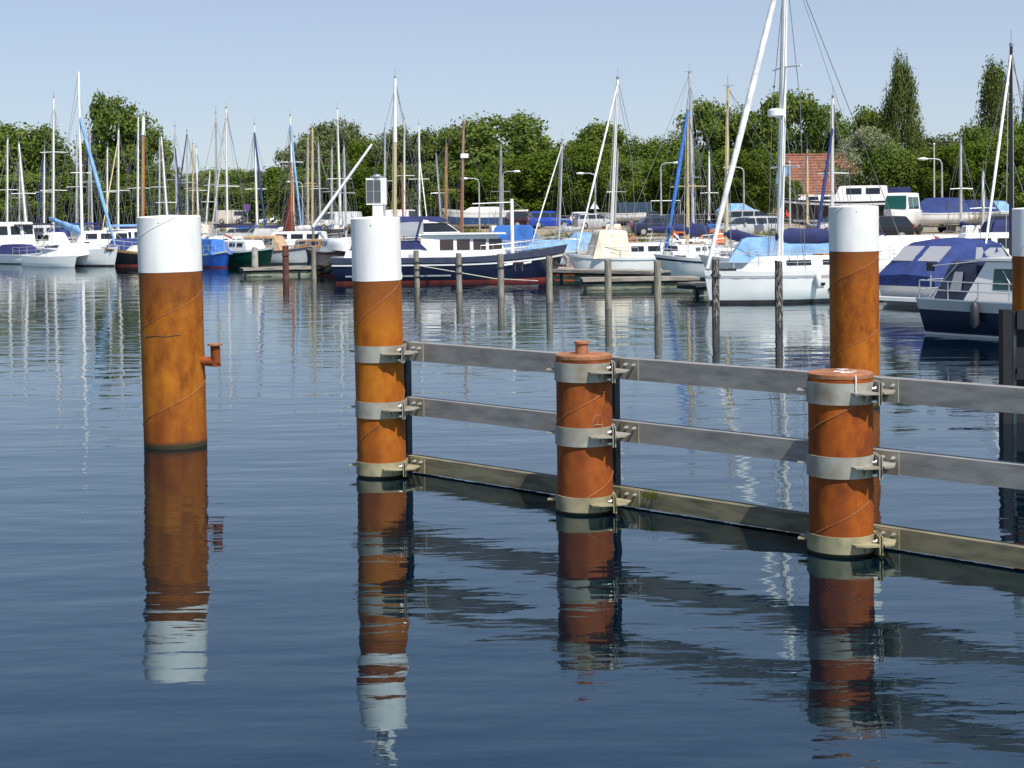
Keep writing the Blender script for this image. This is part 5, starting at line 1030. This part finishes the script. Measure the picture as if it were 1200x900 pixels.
# ================================================================== ashore: cars, lamps, fence, house, stored boats
def car_mesh(kind):
    """returns builder data; local x forward, wheels on z=0"""
    K = dict(hatch=(3.9, 1.68, 1.45, 0.92), estate=(4.6, 1.76, 1.46, 0.93), suv=(4.3, 1.8, 1.72, 1.05), van=(5.0, 1.9, 2.1, 1.15), mpv=(4.3, 1.78, 1.62, 0.98), sedan=(4.5, 1.76, 1.42, 0.93))
    return K[kind]
def car(px, py, kind, paint, th, label, face='toward', loc=None):
    p = gpx(px, py) if loc is None else loc; e = empty('parked_car', (p.x, p.y, gz(p.x, p.y)), R(th)); tag(e, label, 'van' if kind == 'van' else 'car', 'cars parked on the quay')
    L, Wd, H, bz = car_mesh(kind); P = M[paint]
    m = MB(); rr = []
    st = [(-0.50, .30, bz - .10, .86), (-0.485, .22, bz, .94), (-0.30, .20, bz + .02, 1.0), (0.10, .20, bz, 1.0), (0.30, .20, bz - .06, 1.0), (0.44, .22, bz - .18, .93), (0.495, .28, bz - .30, .80)]
    if kind == 'van': st = [(-0.5, .3, bz, .9), (-0.49, .22, bz + .05, .97), (0.2, .22, bz, 1), (0.36, .22, bz - .08, .98), (0.46, .24, bz - .28, .92), (0.497, .3, bz - .4, .8)]
    for x, z0, z1, w in st:
        y = Wd / 2 * w; rr.append([Vector((x * L, -y * 0.95, z0)), Vector((x * L, -y, z0 + 0.2)), Vector((x * L, -y, lerp(z0, z1, 0.75))), Vector((x * L, -y * 0.93, z1)), Vector((x * L, y * 0.93, z1)), Vector((x * L, y, lerp(z0, z1, 0.75))), Vector((x * L, y, z0 + 0.2)), Vector((x * L, y * 0.95, z0))])
    m.loft(rr, True, True); b = m.build('body', P, e, 40)
    g = dict(hatch=(-0.49, 0.28, 0.10, 0.26), estate=(-0.49, 0.24, 0.06, 0.20), suv=(-0.49, 0.26, 0.05, 0.16), van=(-0.495, 0.38, 0.02, 0.16), mpv=(-0.49, 0.33, 0.08, 0.24), sedan=(-0.36, 0.24, 0.14, 0.16))[kind]
    x0, x1 = g[0] * L, g[1] * L; rb, rf = g[2] * L, g[3] * L; w0 = Wd * 0.92; tum = 0.80
    gh = house(x0, x1, w0, w0 * 0.97, bz - 0.04, H - 0.05, rf=rf, rb=rb, tum=tum, crown=0.06); gh.build('roof', P, e, 35)
    D = (x0, x1, w0, w0 * 0.97, bz - 0.04, H - 0.05, tum)
    xs = {'van': [(x1 - 1.5, x1 - 0.35)]}.get(kind) or [(x0 + rb * 0.45 + 0.10, lerp(x0, x1, 0.33)), (lerp(x0, x1, 0.36), lerp(x0, x1, 0.60)), (lerp(x0, x1, 0.63), x1 - rf * 0.45)]
    for sd in (1, -1):
        for i, (a, c) in enumerate(xs):
            lo = [side_pt(a - (rb * 0.3 if i == 0 and kind != 'van' else 0), 0.12, sd, *D, 0, 0), side_pt(c + (rf * 0.35 if i == len(xs) - 1 else 0), 0.12, sd, *D, 0, 0)]; hi = [side_pt(c - (rf * 0.25 if i == len(xs) - 1 else 0), 0.86, sd, *D, 0, 0), side_pt(a + (rb * 0.2 if i == 0 else 0), 0.86, sd, *D, 0, 0)]
            q = MB(); q.panel(lo + hi, -0.012 * sd); q.build('side_window', M['glass_car'], e)
    f0, f1 = 0.10, 0.90
    def endq(xb, xt, sgn, nm, mat):
        w_ = w0 / 2; pts = []
        for f, sd in ((f0, -1), (f0, 1), (f1, 1), (f1, -1)): pts.append(Vector((lerp(xb, xt, f), sd * w_ * lerp(1, tum, f) * 0.88, lerp(bz - 0.04, H - 0.05, f))))
        q = MB(); q.panel(pts, 0.014 * sgn); q.build(nm, mat, e)
    endq(x1, x1 - rf, 1, 'windscreen', M['glass_car'])
    if kind != 'van': endq(x0, x0 + rb, -1, 'rear_window', M['glass_car'])
    r = 0.36 if kind in ('suv', 'van') else 0.31
    for wx in (-0.31, 0.31):
        for sd in (1, -1):
            q = MB(); y = sd * Wd / 2 * 0.99; q.tube([(wx * L, y - sd * 0.2, r), (wx * L, y + sd * 0.012, r)], r, 18); wo = q.build('wheel', M['rubber'], e, 40); q = MB(); q.tube([(wx * L, y, r), (wx * L, y + sd * 0.022, r)], r * 0.62, 14); q.build('rim', M['rim'], wo, 40)
    for sd in (1, -1):
        q = MB(); q.box((-0.492 * L, sd * Wd * 0.40, bz - 0.10), (0.06, 0.18, 0.26 if kind != 'van' else 0.4)); q.build('tail_light', M['tail_red'], e); q = MB(); q.box((0.478 * L, sd * Wd * 0.34, bz - 0.30), (0.10, 0.32, 0.14)); q.build('headlight', M['lamp_glass'], e)
        q = MB(); q.box((x1 - rf * 0.35, sd * Wd * 0.53, bz + 0.06), (0.14, 0.14, 0.12)); q.build('door_mirror', P, e)
    q = MB(); q.box((-0.503 * L, 0, 0.62), (0.02, 0.52, 0.11)); q.build('number_plate', M['plate_yellow'], e); q = MB(); q.box((0.500 * L, 0, 0.42), (0.02, 0.52, 0.11)); q.build('number_plate', M['plate_yellow'], e)
    return e
car(617, 267, 'suv', 'paint_maroon', 20, 'dark maroon off-road car left of the blue car')
car(644, 267.5, 'suv', 'paint_blue', 12, 'bright blue off-road car on the quay')
car(687, 264, 'hatch', 'paint_white', 8, 'white hatchback right of the blue car')
car(697, 268, 'hatch', 'paint_silver', 14, 'silver hatchback in front of the white hatchback')
car(752, 264, 'hatch', 'paint_green', 185, 'dark green hatchback under the light blue boat cover')
car(772, 276, 'sedan', 'paint_navy', 10, 'navy saloon car with red tail light left of the orange boat cabin')
car(798, 261, 'mpv', 'paint_silver', 170, 'silver people carrier with red lights at the back of the quay')
car(800, 273, 'hatch', 'paint_black', 12, 'black hatchback beside the green bin')
car(876, 279, 'estate', 'paint_silver', 205, 'silver estate car facing left, nearer of the two silver cars')
car(884, 268.5, 'mpv', 'paint_silver', -15, 'silver people carrier directly behind the silver estate')
car(980, 277, 'hatch', 'paint_silver', 200, 'silver car mostly hidden by the tall right pile')
car(1030, 282, 'hatch', 'paint_black', 175, 'black hatchback at the right of the tall right pile')
car(1178, 292, 'suv', 'paint_grey', -112, 'grey off-road car facing the water at right')
car(398, 270, 'van', 'paint_white', 170, 'long white delivery van left of the solar lantern')
car(360, 268, 'suv', 'paint_grey', -60, 'grey car beside the white delivery van')
car(272, 262, 'van', 'paint_beige', 5, 'beige camper van among the far left cars')
car(292, 262, 'van', 'paint_white', 175, 'white van among the far left cars')
car(307, 262, 'hatch', 'paint_black', 60, 'dark car between far white van and white car')
car(322, 263, 'sedan', 'paint_white', 180, 'white saloon among the far left cars')
car(475, 266, 'van', 'paint_white', 5, 'white van roof above the navy yacht canopy')
# light trailer with white-covered boat, covered boats
def trailer_boat(px, py, L, th, hull, cover, label, ch=0.5, z=0.55, name='boat_on_trailer', mast=False):
    p = gpx(px, py); e = empty(name, (p.x, p.y, gz(p.x, p.y)), R(th)); tag(e, label, 'boat', 'boats stored ashore')
    hu = Hull(L, L * 0.36, 0.55, bow=0.3, rake=0.2, transom=0.85, draft=0.25); b = hu.body(); b.v = [(x, y, q + z + 0.25) for x, y, q in b.v]; h = b.build('hull', M[hull], e, 50)
    s_ = hu.band(0.86, 1.0, 0.02); s_.v = [(x, y, q + z + 0.25) for x, y, q in s_.v]; s_.build('gunwale', M['gel_white'], h)
    zb = z + 0.25 + 0.52
    if cover: house(-0.5 * L, 0.48 * L, L * 0.33, L * 0.12, zb, zb + ch, rf=L * 0.3, rb=L * 0.12, tum=0.25, crown=0.08).build('tarpaulin', M[cover], e, 40)
    m = MB(); m.box((0.1 * L, 0, z - 0.12), (L * 1.1, 0.10, 0.08)); m.box((-0.2 * L, 0, z - 0.12), (0.1, L * 0.34, 0.08)); m.build('trailer_frame', M['galv'], e)
    for sd in (1, -1): m = MB(); m.tube([(-0.15 * L, sd * L * 0.18, 0.28), (-0.15 * L, sd * (L * 0.18 + 0.16), 0.28)], 0.28, 14); m.build('wheel', M['rubber'], e, 40)
    for sd in (1, -1): m = MB(); m.tube([(0.3 * L, sd * 0.3, 0), (0.3 * L, sd * 0.1, z + 0.1)], 0.04, 5); m.build('prop', M['wood_pile'], e)
    return e
trailer_boat(728, 266, 5.0, 175, 'canvas_white', None, 'white open boat on a trailer behind the regatta mast')
trailer_boat(745, 262, 4.6, 5, 'hull_midblue', 'canvas_bright', 'boat under a light blue cover behind the dark green car', 0.5)
trailer_boat(865, 264, 4.4, 30, 'gel_grey', 'canvas_sky', 'boat under a blue tarpaulin left of the silver people carrier', 0.7)
trailer_boat(1098, 273, 4.6, 185, 'gel_white', 'canvas_royal', 'dinghy on a trailer under a royal blue tarpaulin, left one', 1.0)
trailer_boat(1133, 272, 4.4, 165, 'gel_cream', 'canvas_royal', 'dinghy on a trailer with red rim under a blue tarpaulin', 0.8)
trailer_boat(1152, 271, 4.2, 190, 'gel_white', 'canvas_sky', 'dinghy under a sky blue tarpaulin near the grey off-road car', 0.7)
trailer_boat(1175, 268, 4.6, 150, 'gel_white', None, 'bare white dinghy on its trailer right of the tarpaulins')
trailer_boat(1068, 272, 2.8, 175, 'gel_grey', 'canvas_sky', 'small dinghy with pale blue cover behind the black hatchback')
# white hull with blue bottom stored ashore (centre) and black cabin boat ashore (right)
def stored(px, py, L, th, label, hull, bottom, top, cabin=True, navy_canopy=False, up=0.9):
    p = gpx(px, py); e = empty('boat_on_stands', (p.x, p.y, gz(p.x, p.y)), R(th)); tag(e, label, 'boat', 'boats stored ashore')
    hu = Hull(L, L * 0.32, 1.35, bow=0.25, rake=0.2, transom=0.8, draft=0.4); b = hu.body(); b.v = [(x, y, q + up) for x, y, q in b.v]; h = b.build('hull', M[hull], e, 50)
    s_ = hu.band(-0.02, 0.5 if bottom else 0.08, 0.015); s_.v = [(x, y, q + up) for x, y, q in s_.v]; s_.build('bottom_paint', M[bottom or 'gel_white'], h)
    s_ = hu.band(0.8, 0.9, 0.02); s_.v = [(x, y, q + up) for x, y, q in s_.v]; s_.build('stripe', M['gel_white'], h)
    d = hu.deck(); d.v = [(x, y, q + up) for x, y, q in d.v]; d.build('deck', M['gel_white'], e, 40); zb = up + 1.3
    if navy_canopy:
        D = (-0.28 * L, 0.12 * L, L * 0.25, L * 0.22, zb, zb + 1.1, 0.85); q = house(*D[:6], rf=0.5, rb=0.1, tum=0.85).build('wheelhouse', M['gel_white'], e, 35); windows(q, [(-0.22 * L, -0.12 * L), (-0.09 * L, 0.02 * L)], 0.5, 0.88, D, M['glass_dark'])
        D = (0.05 * L, 0.40 * L, L * 0.24, L * 0.14, zb, zb + 0.5, 0.85); q = house(*D[:6], rf=0.6, rb=0.1, tum=0.85).build('fore_cabin', M['gel_white'], e, 35); windows(q, [(0.12 * L, 0.19 * L), (0.22 * L, 0.29 * L)], 0.4, 0.85, D, M['glass_dark'])
        house(-0.46 * L, -0.27 * L, L * 0.25, L * 0.25, zb - 0.1, zb + 0.95, rf=0.05, rb=0.25, tum=0.85).build('canopy', M['canvas_navy'], e, 35)
    else:
        D = (-0.2 * L, 0.25 * L, L * 0.2, L * 0.12, zb, zb + 0.4, 0.8); q = house(*D[:6], rf=0.7, rb=0.2, tum=0.8, crown=0.08).build('coachroof', M['gel_white'], e, 35)
    for x in (-0.3, 0.0, 0.3):
        for sd in (1, -1): m = MB(); m.tube([(x * L, sd * L * 0.16, 0), (x * L, sd * L * 0.10, up + 0.3)], 0.05, 6); m.build('stand', M['rust_post'], e)
    m = MB(); m.box((0, 0, up * 0.5 - 0.1), (L * 0.5, 0.2, up)); m.build('keel_block', M['wood_pile'], e)
    return e
stored(568, 268, 9.0, 185, 'white yacht with blue bottom standing ashore behind the navy yacht', 'gel_white', 'hull_midblue', None, up=0.5)
stored(995, 274, 9.5, 168, 'black and white cabin boat with navy canopy stored ashore behind the right pile', 'hull_black', None, None, navy_canopy=True, up=0.9)
# white cabin boat with green windscreen beside the black hatchback
p = gpx(1056, 277); cb = empty('cabin_boat', (p.x, p.y, gz(p.x, p.y)), R(-118)); tag(cb, 'white cabin boat with big green windscreen on a trailer, right of the pile', 'boat', 'boats stored ashore')
b = Hull(5.2, 2.0, 0.85, bow=0.2).body(); b.v = [(x, y, z + 0.75) for x, y, z in b.v]; b.build('hull', M['gel_white'], cb, 50)
D = (-1.5, 1.4, 1.8, 1.5, 1.58, 2.75, 0.88); q = house(*D[:6], rf=0.35, rb=0.1, tum=0.88).build('cabin', M['gel_white'], cb, 35); windows(q, [(-1.2, 0.0), (0.1, 1.0)], 0.15, 0.8, D, M['glass_green'])
m = MB(); m.panel([(1.42, -0.68, 1.75), (1.42, 0.68, 1.75), (1.12, 0.62, 2.6), (1.12, -0.62, 2.6)], 0.02); m.build('windscreen', M['glass_green'], cb)
m = MB(); m.box((0, 0, 0.42), (5.0, 0.12, 0.1)); m.build('trailer_frame', M['galv'], cb)
for sd in (1, -1): m = MB(); m.tube([(-0.5, sd * 0.9, 0.32), (-0.5, sd * 1.08, 0.32)], 0.32, 14); m.build('wheel', M['rubber'], cb, 40)
# street lamps
def lamp(px, Y, top, side, label):
    g = gat(px, Y); H = at(px, top, Y).z - g.z; e = empty('street_lamp', g); tag(e, label, 'street lamp', 'street lamps on the quay')
    m = MB(); m.tube([(0, 0, -0.3), (0, 0, H * 0.5), (0, 0, H - 0.4)], [0.10, 0.085, 0.06], 10); m.build('pole', M['lamp_grey'], e, 50)
    m = MB(); m.tube([(0, 0, H - 0.42), (side * 0.12, 0, H - 0.12), (side * 0.5, 0, H), (side * 1.2, 0, H)], 0.05, 8); m.build('arm', M['lamp_grey'], e, 50)
    m = MB(); m.ball((side * 1.45, 0, H), (0.42, 0.18, 0.12), 12, 6); m.build('lamp_head', M['lamp_glass'], e, 60)
lamp(698, 150, 203, -1, 'grey street lamp arching left behind the white hatchbacks')
lamp(562, 150, 209, -1, 'grey street lamp behind the white yacht stored ashore')
lamp(775, 138, 191, 1, 'street lamp with round head beside the blue furled jib')
lamp(590, 160, 201, 1, 'slim street lamp right of the thick grey mast')
lamp(1104, 118, 186, -1, 'white street lamp in front of the trees at right')
lamp(872, 140, 196, -1, 'street lamp left of the orange roof')
lamp(355, 175, 213, -1, 'street lamp among the masts left of the solar lantern')
# mast-only poles ashore at right
def flagpole(px, Y, top, label, name='pole', mat='alu'):
    g = gat(px, Y); H = at(px, top, Y).z - g.z; e = empty(name, g); tag(e, label, 'pole'); m = MB(); m.tube([(0, 0, -0.3), (0, 0, H)], [0.075, 0.05], 8); m.build('shaft', M[mat], e, 50); m = MB(); m.ball((0, 0, H), 0.08); m.build('finial', M['spar_white'], e, 60); return e, H
flagpole(1095, 116, 169, 'plain grey pole left of the white street lamp')
e, H = flagpole(926, 100, 190, 'flagstaff with small blue flag before the orange roof')
m = MB(); n = 7; m.loft([[Vector((-0.05 - 0.14 * i, 0.06 * math.sin(i * 1.3), H - 0.15 - 0.10 * i)), Vector((-0.05 - 0.14 * i, 0.06 * math.sin(i * 1.3 + 0.4), H - 0.75 - 0.12 * i))] for i in range(n)], False, False); m.build('flag', M['canvas_sky'], e)
# rail fence along the back of the quay
def fence(pts, label, hgt=1.1):
    e = empty('rail_fence', pts[0]); tag(e, label, 'fence'); o0 = pts[0]
    pm_, n = None, 0
    for a, b_ in zip(pts, pts[1:]):
        L = (b_ - a).length; k = max(1, int(L / 2.6))
        for i in range(k):
            p = a.lerp(b_, i / k); p.z = gz(p.x, p.y)
            if pm_ is None: q = MB(); q.tube([(0, 0, -0.2), (0, 0, hgt), (0.05, 0, hgt + 0.35)], 0.05, 6); pm_ = q.mesh('fence_post', M['lamp_grey'])
            put('fence_post', pm_, e, p - o0)
        for f in (0.97, 0.5):
            q = MB(); p0 = a.copy(); p1 = b_.copy(); p0.z = gz(a.x, a.y) + hgt * f; p1.z = gz(b_.x, b_.y) + hgt * f; q.tube([p0 - o0, p1 - o0], 0.04, 6); q.build('fence_rail', M['lamp_grey'], e)
fence([gat(x, Y) for x, Y in ((400, 190), (500, 182), (600, 172), (700, 163), (800, 154), (880, 146))], 'grey rail fence along the back of the parking strip')
fence([gat(x, Y) for x, Y in ((880, 144), (960, 138))], 'short rail fence behind the silver cars')
fence([gat(x, Y) for x, Y in ((1060, 124), (1130, 120), (1240, 116))], 'rail fence behind the tarpaulined dinghies')
# container, bin, signs
p = gat(742, 160); ct = empty('container', p, 0.1); m = MB(); m.box((0, 0, 1.2), (3.4, 2, 2.4)); m.build('body', M['container'], ct); m = MB()
for i in range(12): m.box((-1.55 + i * 0.28, -1.02, 1.2), (0.10, 0.05, 2.2))
m.build('ribs', M['container'], ct); m = MB(); m.tube([(1.9, 0, 0), (1.9, 0, 2.5), (5.0, 0, 2.5), (5.0, 0, 0)], 0.08, 6); m.build('frame', M['lamp_grey'], ct); tag(ct, 'dark blue steel container with open frame at the wood edge', 'container')
p = gpx(777, 275); bn = empty('wheeled_bin', p); m = MB(); m.box((0, 0, 0.55), (0.7, 0.7, 0.95)); m.build('body', M['bin_green'], bn); m = MB(); m.box((0, 0, 1.08), (0.76, 0.8, 0.1)); m.build('lid', M['bin_green'], bn); tag(bn, 'green wheeled bin left of the orange boat cabin', 'bin')
def sign(px, Y, py, shape, mat, label):
    g = gat(px, Y); H = at(px, py, Y).z - g.z; e = empty('sign', g); tag(e, label, 'sign'); m = MB(); m.tube([(0, 0, -0.2), (0, 0, H)], 0.04, 6); m.build('post', M['lamp_grey'], e); m = MB()
    if shape == 'tri': m.prism([(-0.45, -0.4), (0.45, -0.4), (0, 0.4)], 0.03, 'y', -0.08); m.v = [(x, y, z + H) for x, y, z in m.v]
    elif shape == 'disc': m.tube([(0, -0.05, H), (0, -0.08, H)], 0.45, 16)
    else: m.box((0, -0.06, H), (0.55, 0.03, 0.7))
    m.build('sign_plate', M[mat], e)
sign(697, 152, 240, 'tri', 'sign_white', 'white triangular road sign by the arched street lamp')
sign(925, 132, 249, 'box', 'sign_red', 'small red notice sign below the orange roof')
sign(290, 214, 243, 'disc', 'sign_purple', 'small purple disc sign above the far white vans')
# orange-roofed building
def building():
    Y = 168; a = at(900, 236, Y); b_ = at(1042, 236, Y); g = gz(a.x, Y); Wd = (b_ - a).length; e = empty('brick_building', ((a.x + b_.x) / 2, Y, g), 0.03); tag(e, 'low brick building with a broad orange tiled roof among the trees', 'building')
    ez = a.z - g; ridge = at(960, 182, Y + 5).z - g; D = 10.0
    m = MB(); m.box((0, D / 2, ez / 2), (Wd - 0.8, D - 0.8, ez)); m.build('wall', M['brick'], e)
    n = 16; xl, xr = -Wd / 2, Wd / 2; hip = 0.10 * Wd; rf = MB()
    rf.add([(xl, 0, ez), (xr, 0, ez), (xr - hip * 2.6, D / 2, ridge), (xl + hip * 0.3, D / 2, ridge), (xl, D, ez), (xr, D, ez)], [(0, 1, 2, 3), (5, 4, 3, 2), (4, 0, 3), (1, 5, 2)]); ro = rf.build('roof', M['roof_tile'], e)
    for i in range(n):
        u0, u1 = i / n, (i + 1) / n; q = MB()
        def P(u, s, up): return Vector((lerp(xl, xl + hip * 0.3, u) if s < 0 else lerp(xr, xr - hip * 2.6, u), D / 2 * u - up, lerp(ez, ridge, u) + up))
        q.loft([[P(u0, -1, 0.02), P(u0, -1, 0.07), P(u1, -1, 0.03), P(u1, -1, 0.005)], [P(u0, 1, 0.02), P(u0, 1, 0.07), P(u1, 1, 0.03), P(u1, 1, 0.005)]], True, True); q.build('tile_course', M['roof_tile'], ro)
    m = MB(); m.tube([(xl + hip * 0.3, D / 2, ridge + 0.05), (xr - hip * 2.6, D / 2, ridge + 0.05)], 0.16, 8); m.build('ridge', M['roof_tile'], ro)
    for i in range(4):
        q = MB(); q.box((-Wd * 0.35 + i * Wd * 0.22, 0.38, ez * 0.5), (1.2, 0.06, 1.2)); q.build('window', M['glass_dark'], e)
building()
